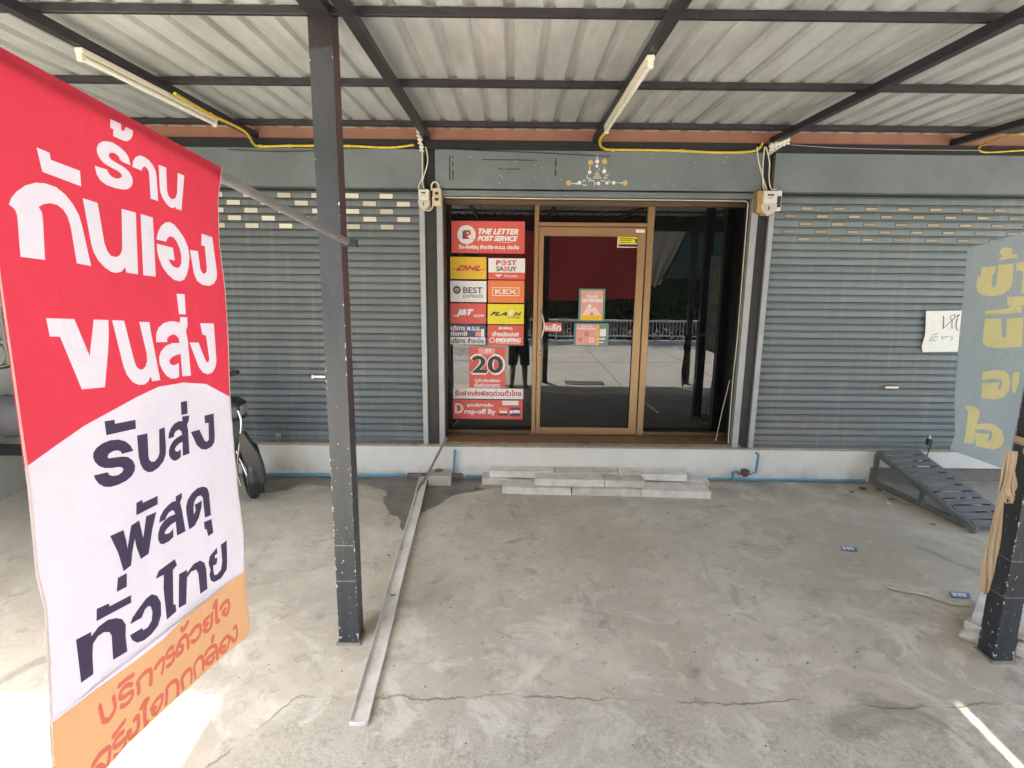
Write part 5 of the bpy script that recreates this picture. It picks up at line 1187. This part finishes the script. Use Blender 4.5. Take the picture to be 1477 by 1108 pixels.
# slabs and paper by the right post
def pile(pa_, pb_, depth, zb_, label, name='stone_slab', th=.06, k=0):
    a = G(*pa_, up=zb_); b_ = G(*pb_, up=zb_); d = b_ - a; d.z = 0; L_ = d.length; d.normalize(); nb_ = Vector((-d.y, d.x, 0)) * depth
    m = MB(); q = [a, b_, b_ + nb_, a + nb_]; m.hexa(q + [p + Vector((0, 0, th)) for p in q])
    return single(m, name, slabm[k], label, 'slab', 'slabs piled behind the right post', bevel=.004)
pile((1389, 906), (1452, 937), .45, 0, 'lower pale slab poking out left of the right post base', k=0, th=.055)
pile((1400, 897), (1490, 930), .4, .058, 'upper dusty slab resting behind the right post', k=1, th=.05)
pile((1463, 945), (1540, 975), .3, 0, 'white slab edge to the right of the right post base', k=0, th=.05)
m = MB(); c = G(1398, 922) + Vector((0, 0, .022)); blob(m, c, .055, .04, .03, 2); blob(m, c + Vector((.03, -.02, -.006)), .035, .03, .02, 4)
single(m, 'crumpled_paper', mat('crumpled_white_paper', (.72, .69, .58), .8, bump=.6, bscale=20), 'crumpled white paper lying left of the right post base', 'paper')

# ================================================================== LEFT SIDE WALL WITH RING BLOCKS
t = thing('side_wall', (-4.1, 4, 0), 'pale grey side wall with ring shaped vent blocks behind the red banner', 'wall')
wl = mat('pale_grey_render', (.5, .5, .47), .85, bump=.15, var=.1, scale=2); add_grime(wl, -.2, .9, (.25, .24, .2), .6, 3)
MB().box(-4.75, -4.56, 1.6, 6.2, -.25, 1.12).build('lower_wall', wl, t); MB().box(-4.75, -4.56, 1.6, 6.2, 2.15, 3.25).build('upper_wall', wl, t)
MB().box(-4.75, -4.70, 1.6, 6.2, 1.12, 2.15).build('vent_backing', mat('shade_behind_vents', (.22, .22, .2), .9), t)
rb = MB(); ro, ri = .095, .05
for y_ in (-.105,): pass
def ringm():
    m = MB(); n = 16
    A_ = [(math.cos(2 * math.pi * k / n), math.sin(2 * math.pi * k / n)) for k in range(n)]
    vs = [Vector((.05, a_ * r_, b2_ * r_)) for r_ in (ro, ri) for a_, b2_ in A_] + [Vector((-.05, a_ * r_, b2_ * r_)) for r_ in (ro, ri) for a_, b2_ in A_]
    fs = []
    for k in range(n):
        k2 = (k + 1) % n; fs += [(k, k2, n + k2, n + k), (n + k, n + k2, 3 * n + k2, 3 * n + k), (k, k2, 2 * n + k2, 2 * n + k)]
    m.add(vs, fs, False)
    for s1 in (-1, 1): m.box(-.05, .045, -.105, .105, s1 * .105 - .006, s1 * .105 + .006); m.box(-.05, .045, s1 * .105 - .006, s1 * .105 + .006, -.099, .099)
    return m.mesh('vent_block', wl)
rme = ringm()
for r_ in range(4):
    for k in range(12): inst(rme, 'vent_block', t, (-4.63 + 4.1, 5.75 - k * .222 - 4, 1.245 + r_ * .222))
for r_ in range(1): pass

# ================================================================== MOTORCYCLE BEHIND THE BANNER
t = thing('motorcycle', (-3.2, 4.9, gz(4.9)), 'dark scooter parked by the left shutter, mostly hidden behind the red banner', 'motorcycle')
plb = mat('black_plastic', (.02, .022, .026), .35, var=.2); plg = mat('grey_plastic', (.2, .21, .22), .5); chrome = mat('chrome', (.6, .6, .6), .18, .9); rub = mat('tyre_rubber', (.02, .02, .02), .85)
def wheel(cx_, cy_, R_, label=None, ang=0):
    ax_ = Vector((math.sin(ang), math.cos(ang), 0)); c = Vector((cx_, cy_, gz(cy_) + R_)); u = Vector((math.cos(ang), -math.sin(ang), 0)); m = MB(); rings = []
    for k in range(28):
        a_ = 2 * math.pi * k / 28; rd = u * math.cos(a_) + Vector((0, 0, 1)) * math.sin(a_)
        rings.append([c + rd * (R_ - .04 + math.cos(b_) * .04) + ax_ * math.sin(b_) * .04 for b_ in [q * math.pi / 4 for q in range(8)]])
    rings.append(rings[0]); m.loft(rings, caps=False); tyre = m.build('wheel', rub, t)
    m = MB(); m.lathe(c - ax_ * .05, ax_, [(0, .03), (.1, .03)], 12)
    for k in range(5): a_ = 2 * math.pi * k / 5; m.bar(c, c + (u * math.cos(a_) + Vector((0, 0, 1)) * math.sin(a_)) * (R_ - .06), .03, .02, up=tuple(ax_))
    rg2 = []
    for k in range(25):
        a_ = 2 * math.pi * k / 24; rd = u * math.cos(a_) + Vector((0, 0, 1)) * math.sin(a_); rg2.append([c + rd * (R_ - .07 + .012 * math.cos(b_)) + ax_ * .025 * math.sin(b_) for b_ in [q * math.pi / 3 for q in range(6)]])
    m.loft(rg2, caps=False); m.build('rim', plg, tyre)
fw = (-2.36, 5.0)
wheel(fw[0], fw[1], .235, ang=.95); wheel(-3.62, 4.78, .28)
fc = Vector((fw[0], fw[1], gz(5) + .235))
m = MB(); rings = []
for k in range(15):
    a_ = math.radians(-25 + k * 12.5); rd = Vector((.54 * math.cos(a_), -.84 * math.cos(a_), math.sin(a_))); rings.append([fc + rd * (.262 + .02 * math.cos(b_)) + Vector((.84, .54, 0)) * .075 * math.sin(b_) for b_ in [q * math.pi / 3 for q in range(6)]])
m.loft(rings); m.build('front_fender', plb, t)
m = MB(); pl2 = [(A(*p, 4.78).x, A(*p, 4.78).z) for p in ((343, 628), (350, 622), (362, 640), (372, 655), (378, 672), (383, 697), (377, 701), (366, 690), (352, 668), (345, 650))]
m.loft([[Vector((a_, 4.78 + (0 if k else .05) , b_)) for a_, b_ in pl2] for k in (0, 1)], smooth=False); m.build('fender_guard', plb, t, bevel=.008)
m = MB()
for s_ in (-.07, .07): m.tube([fc + Vector((0, s_, 0)), fc + Vector((-.18, s_, .52))], .018, 8)
m.build('fork', chrome, t)
hd = A(352, 590, 4.95)
m = MB(); rs = [[Vector((hd.x - .30 + dx_, 4.95 + sy * ww, hd.z + sz * hh + dz_)) for sy, sz in ((-1, -.6), (-.7, -1), (.7, -1), (1, -.6), (1, .6), (.7, 1), (-.7, 1), (-1, .6))] for dx_, ww, hh, dz_ in ((0, .07, .07, .02), (.1, .1, .1, .01), (.22, .11, .10, 0), (.29, .09, .08, -.01))]
m.loft(rs, smooth=False); m.build('headlight_shell', plb, t, bevel=.01)
MB().box(hd.x - .012, hd.x + .002, 4.89, 5.01, hd.z - .05, hd.z + .04).build('headlight', mat('lamp_lens', (.3, .3, .28), .1), t, bevel=.006)
hb = A(343, 537, 4.9)
m = MB(); m.tube([(hb.x - .2, 5.25, hb.z - .03), (hb.x - .22, 5.1, hb.z - .06), (hb.x - .2, 4.95, hb.z - .06), (hb.x - .1, 4.86, hb.z - .02), (hb.x + .02, 4.84, hb.z + .01)], .012, 8); m.build('handlebar', chrome, t)
MB().tube([(hb.x - .08, 4.857, hb.z - .018), (hb.x + .03, 4.84, hb.z + .012)], .02, 8).build('grip', rub, t)
MB().tube([(hb.x - .04, 4.83, hb.z - .03), (hb.x + .05, 4.8, hb.z - .035)], .006, 6).build('brake_lever', chrome, t)
mz = A(326, 503, 4.85)
MB().tube([(mz.x - .1, 4.87, hb.z - .04), (mz.x - .06, 4.86, mz.z - .05), (mz.x - .02, 4.85, mz.z)], .006, 6).lathe((mz.x - .01, 4.82, mz.z), (.3, -1, 0), [(0, .03), (.012, .045), (.02, .045), (.026, .04)], 14).build('mirror', plb, t)
m = MB(); sh = [(hd.x - .13, hd.z - .10), (hd.x - .10, hd.z - .30), (hd.x - .13, hd.z - .5), (hd.x - .2, hd.z - .62)]
rs = [[Vector((x_ + .03 * math.cos(b_), 4.95 + .17 * math.sin(b_) * ww, z_)) for b_ in [q * math.pi / 5 for q in range(10)]] for (x_, z_), ww in zip(sh, (.8, 1, .9, .5))]
m.loft(rs); m.build('leg_shield', plg, t)
MB().tube(smooth_line([tuple(A(*p, 4.86)) for p in ((343, 592), (348, 610), (345, 645), (342, 680), (348, 702))], 4), [.011] * 17, 8).build('chrome_guard', chrome, t)
MB().bar(A(352, 632, 4.9), A(358, 645, 4.9), .05, .03).build('indicator', plb, t)
m = MB(); rs = []
for x_, z_, ww, hh in ((-2.75, .32, .1, .08), (-2.95, .3, .14, .09), (-3.2, .4, .15, .16), (-3.5, .52, .14, .16), (-3.8, .62, .11, .12), (-4.0, .66, .05, .05)):
    rs.append([Vector((x_, 4.85 + math.cos(b_) * ww, z_ + math.sin(b_) * hh)) for b_ in [q * math.pi / 6 for q in range(12)]])
m.loft(rs); m.build('body', plg, t)
m = MB(); rs = []
for x_, z_, ww, hh in ((-3.0, .60, .06, .03), (-3.12, .62, .12, .05), (-3.4, .66, .14, .05), (-3.7, .74, .13, .05), (-3.88, .78, .08, .03)):
    rs.append([Vector((x_, 4.85 + math.cos(b_) * ww, z_ + math.sin(b_) * hh)) for b_ in [q * math.pi / 6 for q in range(12)]])
m.loft(rs); m.build('seat', plb, t)
c_ = A(8, 600, 4.85); m = MB(); rs = []
for x_, sc_ in ((-.16, .35), (-.12, .8), (0, 1), (.14, .95), (.22, .5)): rs.append([Vector((c_.x + x_, 4.85 + .15 * sc_ * math.cos(b_), c_.z + .19 * sc_ * math.sin(b_))) for b_ in [q * math.pi / 7 for q in range(14)]])
m.loft(rs); m.build('rear_box', mat('dusty_grey_plastic', (.13, .13, .14), .6), t, bevel=.0)
MB().box(c_.x - .2, c_.x + .6, 4.78, 4.92, c_.z - .34, c_.z - .27).build('rear_rack', plb, t, bevel=.01)
MB().tube([(c_.x + .45, 4.85, c_.z - .28), (-3.7, 4.85, .5)], .03, 8).build('rack_tube', plb, t)
MB().tube([(-3.1, 4.72, .1), (-3.4, 4.7, .12), (-3.8, 4.69, .22)], [.03, .035, .045], 10).build('exhaust', chrome, t)

# ================================================================== ACROSS THE ROAD (seen in the glass)
t = thing('roadside_fence', (2, -8.45, -.27), 'metal railing with thin upright bars on the kerb across the road', 'fence')
fm_ = mat('galvanised_rail', (.75, .75, .72), .5, .1)
for z_ in (.42, -.12): MB().tube([(-14, -8.45, z_), (18, -8.45, z_)], .035 if z_ > 0 else .025, 8).build('rail', fm_, t)
bm_ = MB().tube([(0, 0, -.12), (0, 0, .42)], .014, 6).mesh('baluster', fm_, Vector((0, 0, 0)))
for k in range(180): inst(bm_, 'baluster', t, (-8 + k * .115 - 2, 0, .27))
pm_ = MB().tube([(0, 0, -.28), (0, 0, .42)], .03, 8).mesh('fence_post', fm_)
for k in range(11): inst(pm_, 'fence_post', t, (-14 + k * 3.1 - 2, 0.06, .27))
t = thing('striped_pole', (7.6, -8.2, -.4), 'black and white striped marker pole by the railing across the road', 'pole')
for k in range(6): MB().tube([(7.6, -8.2, -.4 + k * .25), (7.6, -8.2, -.15 + k * .25)], .06, 10).build('band', White if k % 2 else Blk, t)
lm = mat('leaf_green', (.035, .06, .018), .9, var=.4, scale=3, spec=.05); lm2 = mat('leaf_olive', (.05, .065, .02), .9, var=.4, scale=3, spec=.05); bark = mat('bark', (.12, .09, .065), .9, bump=.5)
def tree(x, y, h, r, label, k):
    t = thing('tree', (x, y, -.43), label, 'tree', 'trees across the road')
    MB().tube([(x, y, -.45), (x + .1, y, h * .3), (x - .05, y + .1, h * .6)], [.16, .12, .06], 8).tube([(x + .1, y, h * .3), (x + r * .5, y, h * .6)], [.08, .03], 6).tube([(x + .05, y, h * .25), (x - r * .5, y + .2, h * .55)], [.08, .03], 6).build('trunk', bark, t)
    m = MB(); cl = [(x + random.gauss(0, r * .5), y + random.gauss(0, r * .35), h * .55 + random.gauss(0, h * .2), random.uniform(.35, .8) * r * .6) for _ in range(22)]
    for cx_, cy_, cz_, cr in cl:
        for _ in range(150):
            d = Vector((random.gauss(0, 1), random.gauss(0, 1), random.gauss(0, 1))).normalized() * cr * random.uniform(.6, 1.05); c = Vector((cx_, cy_, max(.1, cz_))) + d
            u = Vector((random.gauss(0, 1), random.gauss(0, 1), random.gauss(0, 1))).normalized(); v = u.cross(d).normalized() if u.cross(d).length > .01 else Vector((1, 0, 0)); s_ = random.uniform(.07, .13)
            m.add([c - u * s_, c + v * s_ * .5, c + u * s_, c - v * s_ * .5], [(0, 1, 2, 3)])
    m.build('crown', lm if k % 2 else lm2, t)
TREES = ((-7, -12, 7, 2.4, 'olive green tree beyond the railing, leftmost of the row across the road but one'), (-3.2, -11.4, 6.4, 2.2, 'leafy green tree beyond the railing, opposite the left shutter'), (.5, -12, 7.2, 2.4, 'olive green tree beyond the railing, straight across from the glass door'), (4.2, -11.3, 6.6, 2.3, 'leafy green tree beyond the railing, behind the reflected red tarpaulin edge'),
 (8, -12.2, 7.4, 2.5, 'olive green tree beyond the railing behind the striped pole'), (12, -11.6, 6.6, 2.4, 'leafy green tree to the right of the one behind the striped pole'), (16, -12.5, 7, 2.6, 'olive green tree at the far right of the row across the road'), (-11, -12, 7, 2.5, 'leafy green tree at the far left of the row across the road'))
for i, (x_, y_, h_, r_, lb_) in enumerate(TREES): tree(x_, y_, h_, r_, lb_, i)
# low hedge closing the gap under the crowns
m = MB()
for _ in range(9000):
    c = Vector((random.uniform(-14, 20), random.uniform(-10.4, -9.2), -.4 + abs(random.gauss(0, .9)))); u = Vector((random.gauss(0, 1), random.gauss(0, 1), random.gauss(0, 1))).normalized(); v = u.orthogonal().normalized(); s_ = random.uniform(.08, .16)
    m.add([c - u * s_, c + v * s_ * .5, c + u * s_, c - v * s_ * .5], [(0, 1, 2, 3)])
m.build('undergrowth', lm, kind='stuff')
m = MB(); nx = 60; rows = []
for j in range(7):
    rows.append([Vector((-45 + 90 * i / nx, -15 - j * .9 + .5 * math.sin(i * 1.7 + j), -.43 + [0, 1.6, 3.2, 4.6, 5.8, 6.6, 7.0][j] * (1 + .18 * math.sin(i * 1.3) + .1 * math.sin(i * 3.1)))) for i in range(nx + 1)])
m.loft(rows, closed=False, caps=False); m.build('sky_backing_bank', mat('sky_backing_green', (.03, .045, .015), .95, var=.45, scale=2.5, spec=.05, bump=1, bscale=6), kind='structure')  # added bank behind the trees, hides bright sky gaps in the reflection
# tarpaulins under the front edge of the canopy
def tarp(x0, x1, z1, z0, y1, y0, mt_, name, label, dg=0, xb=None):
    m = MB(); nx, nz = 24, 10; xb = xb or (x0, x1)
    P_ = [[None] * (nx + 1) for _ in range(nz + 1)]
    for j in range(nz + 1):
        for i in range(nx + 1):
            u, v = i / nx, j / nz; xx = (x0 + (x1 - x0) * u) * (1 - v) + (xb[0] + (xb[1] - xb[0]) * u) * v
            P_[j][i] = Vector((xx, y1 + (y0 - y1) * v + .04 * math.sin(u * 14 + v * 3) * v, z1 + (z0 - z1) * v + .03 * math.sin(u * 9) * v))
    vs = [p for r_ in P_ for p in r_]; m.add(vs, [(j * (nx + 1) + i, j * (nx + 1) + i + 1, (j + 1) * (nx + 1) + i + 1, (j + 1) * (nx + 1) + i) for j in range(nz) for i in range(nx)], True)
    return single(m, name, mt_, label, 'tarpaulin', 'tarpaulins under the front edge of the canopy')
tarp(-.75, 3.02, 3.19, 1.44, -1.3, -1.46, fabric('red_tarpaulin', (.27, .03, .03), .3), 'red_tarpaulin', 'large red tarpaulin hanging from the canopy front, reflected in the glass door')
tarp(3.9, 6.6, 3.19, 1.9, -1.3, -1.46, fabric('green_tarpaulin', (.04, .075, .08), .2), 'green_tarpaulin', 'dark green tarpaulin hanging from the canopy front, reflected in the right glass', xb=(3.3, 6.6))
tarp(3.06, 3.86, 3.19, 1.75, -1.34, -1.5, fabric('pale_tarpaulin', (.3, .29, .25), .2), 'pale_tarpaulin', 'narrow pale tarpaulin hanging between the red and the green ones', xb=(3.06, 3.3))

# ================================================================== THE PERSON TAKING THE PICTURE (reflected in the glass)
def skin(name, pts, edges, radii, material, parent, root=0):
    me = D.meshes.new(name); me.from_pydata([Vector(p) - ORG[parent.name] for p in pts], edges, [])
    o = D.objects.new(name, me); COL.objects.link(o)
    sk = o.modifiers.new('s', 'SKIN'); sk.use_smooth_shade = True
    for i, r in enumerate(radii): me.skin_vertices[0].data[i].radius = (r, r)
    me.skin_vertices[0].data[root].use_root = True
    o.modifiers.new('u', 'SUBSURF').levels = 1
    o.modifiers['u'].render_levels = 1
    dg = bpy.context.evaluated_depsgraph_get(); dg.update()
    m2 = D.meshes.new_from_object(o.evaluated_get(dg)); D.objects.remove(o)
    m2.materials.clear(); m2.materials.append(material)
    for p in m2.polygons: p.use_smooth = True
    o2 = D.objects.new(name, m2); COL.objects.link(o2); o2.parent = parent; ORG[o2.name] = ORG[parent.name]
    return o2
bx, by, bz = .14, -.22, gz(-.2)
pe = thing('person', (bx, by, bz), 'person in dark shirt and knee length shorts holding up a phone, reflected beside the stickers', 'person')
sk_ = mat('tan_skin', (.3, .17, .11), .55, var=.05)
z = lambda h: bz + h
pts = [(bx, by, z(.98)), (bx, by, z(1.2)), (bx, by, z(1.42)), (bx, by, z(1.52)), (bx, by + .01, z(1.62)), (bx, by + .01, z(1.74)),
       (bx - .1, by, z(.9)), (bx - .12, by + .02, z(.5)), (bx - .14, by - .02, z(.09)), (bx - .16, by + .14, z(.03)),
       (bx + .1, by, z(.9)), (bx + .12, by + .03, z(.5)), (bx + .13, by + .05, z(.09)), (bx + .15, by + .21, z(.03)),
       (bx - .2, by, z(1.44)), (bx - .26, by + .1, z(1.7)), (-.11, -.10, 2.0), (-.09, -.05, 2.04),
       (bx + .2, by, z(1.44)), (bx + .22, by + .08, z(1.72)), (.13, -.10, 2.0), (.10, -.05, 2.04)]
ed_ = [(0, 1), (1, 2), (2, 3), (3, 4), (4, 5), (0, 6), (6, 7), (7, 8), (8, 9), (0, 10), (10, 11), (11, 12), (12, 13), (2, 14), (14, 15), (15, 16), (16, 17), (2, 18), (18, 19), (19, 20), (20, 21)]
rd = [.13, .13, .15, .06, .095, .085, .085, .072, .05, .042, .085, .072, .05, .042, .06, .043, .03, .028, .06, .043, .03, .028]
body = skin('body', pts, ed_, rd, sk_, pe)
def cloth_tube(rings_, name, mt_):
    m = MB(); m.loft([[Vector((cx_ + math.cos(a_) * rx, cy_ + math.sin(a_) * ry, zz)) for a_ in [2 * math.pi * q / 16 for q in range(16)]] for cx_, cy_, zz, rx, ry in rings_], caps=False); return m.build(name, mt_, pe)
dkc = mat('dark_clothes', (.025, .025, .03), .85)
for s_ in (-1, 1): cloth_tube([(bx + s_ * .085, by, z(.98), .11, .125), (bx + s_ * .1, by, z(.8), .115, .12), (bx + s_ * .125, by + .01, z(.5), .1, .1), (bx + s_ * .13, by + .01, z(.46), .1, .1)], 'shorts_leg', dkc)
cloth_tube([(bx, by, z(.9), .19, .145), (bx, by, z(1.15), .175, .135), (bx, by, z(1.38), .205, .145), (bx, by, z(1.5), .15, .1), (bx, by, z(1.54), .07, .07)], 'shirt', dkc)
hc = Vector((bx, by + .01, z(1.7)))
m = MB(); rs = []
for i in range(8):
    th = math.pi * (i + .3) / 13; rs.append([hc + Vector((math.cos(p_) * math.sin(th) * .095, math.sin(p_) * math.sin(th) * .105 - .02, math.cos(th) * .12)) for p_ in [2 * math.pi * q / 14 for q in range(14)]])
m.loft(rs); m.build('hair', plb, pe)
m = MB(); blob(m, hc + Vector((0, .1, -.02)), .014, .02, .02); m.build('nose', sk_, pe)
for s_ in (-1, 1):
    m = MB(); blob(m, hc + Vector((s_ * .033, .085, .01)), .012, .01, .008); m.build('eye', Blk, pe)
    m = MB(); blob(m, hc + Vector((s_ * .098, -.0, -.01)), .012, .02, .03); m.build('ear', sk_, pe)
m = MB(); m.bar(hc + Vector((-.022, .094, -.062)), hc + Vector((.022, .094, -.062)), .01, .008); m.build('mouth', mat('lips', (.3, .1, .08), .5), pe)
for hx_, s_ in ((-.09, 1), (.10, -1)):
    m = MB()
    for k in range(4):
        zf = 2.055 - k * .019; L_ = (.028, .034, .032, .024)[k]
        m.tube([(hx_, -.055, zf), (hx_ + s_ * .002, -.03, zf + .002), (hx_ + s_ * L_ * .5, -.024, zf), (hx_ + s_ * L_, -.026, zf)], [.0085, .008, .0075, .006], 7)
    m.tube([(hx_, -.06, 2.03), (hx_ + s_ * .02, -.066, 2.04), (hx_ + s_ * .035, -.05, 2.045)], [.011, .0095, .008], 7)
    m.build('hand_fingers', sk_, pe)
m = MB(); m.box(-.075, .078, -.045, -.036, 1.985, 2.06); single(m, 'phone', plb, 'dark phone held up in both hands by the reflected person', 'phone', bevel=.004)
for s_ in (-1, 1):
    fx, fy = bx + (-.15 if s_ < 0 else .14), by + (.06 if s_ < 0 else .13)
    m = MB(); m.box(fx - .05, fx + .05, fy - .14, fy + .13, gz(fy) , gz(fy) + .018); m.build('sandal', plb, pe, bevel=.008)
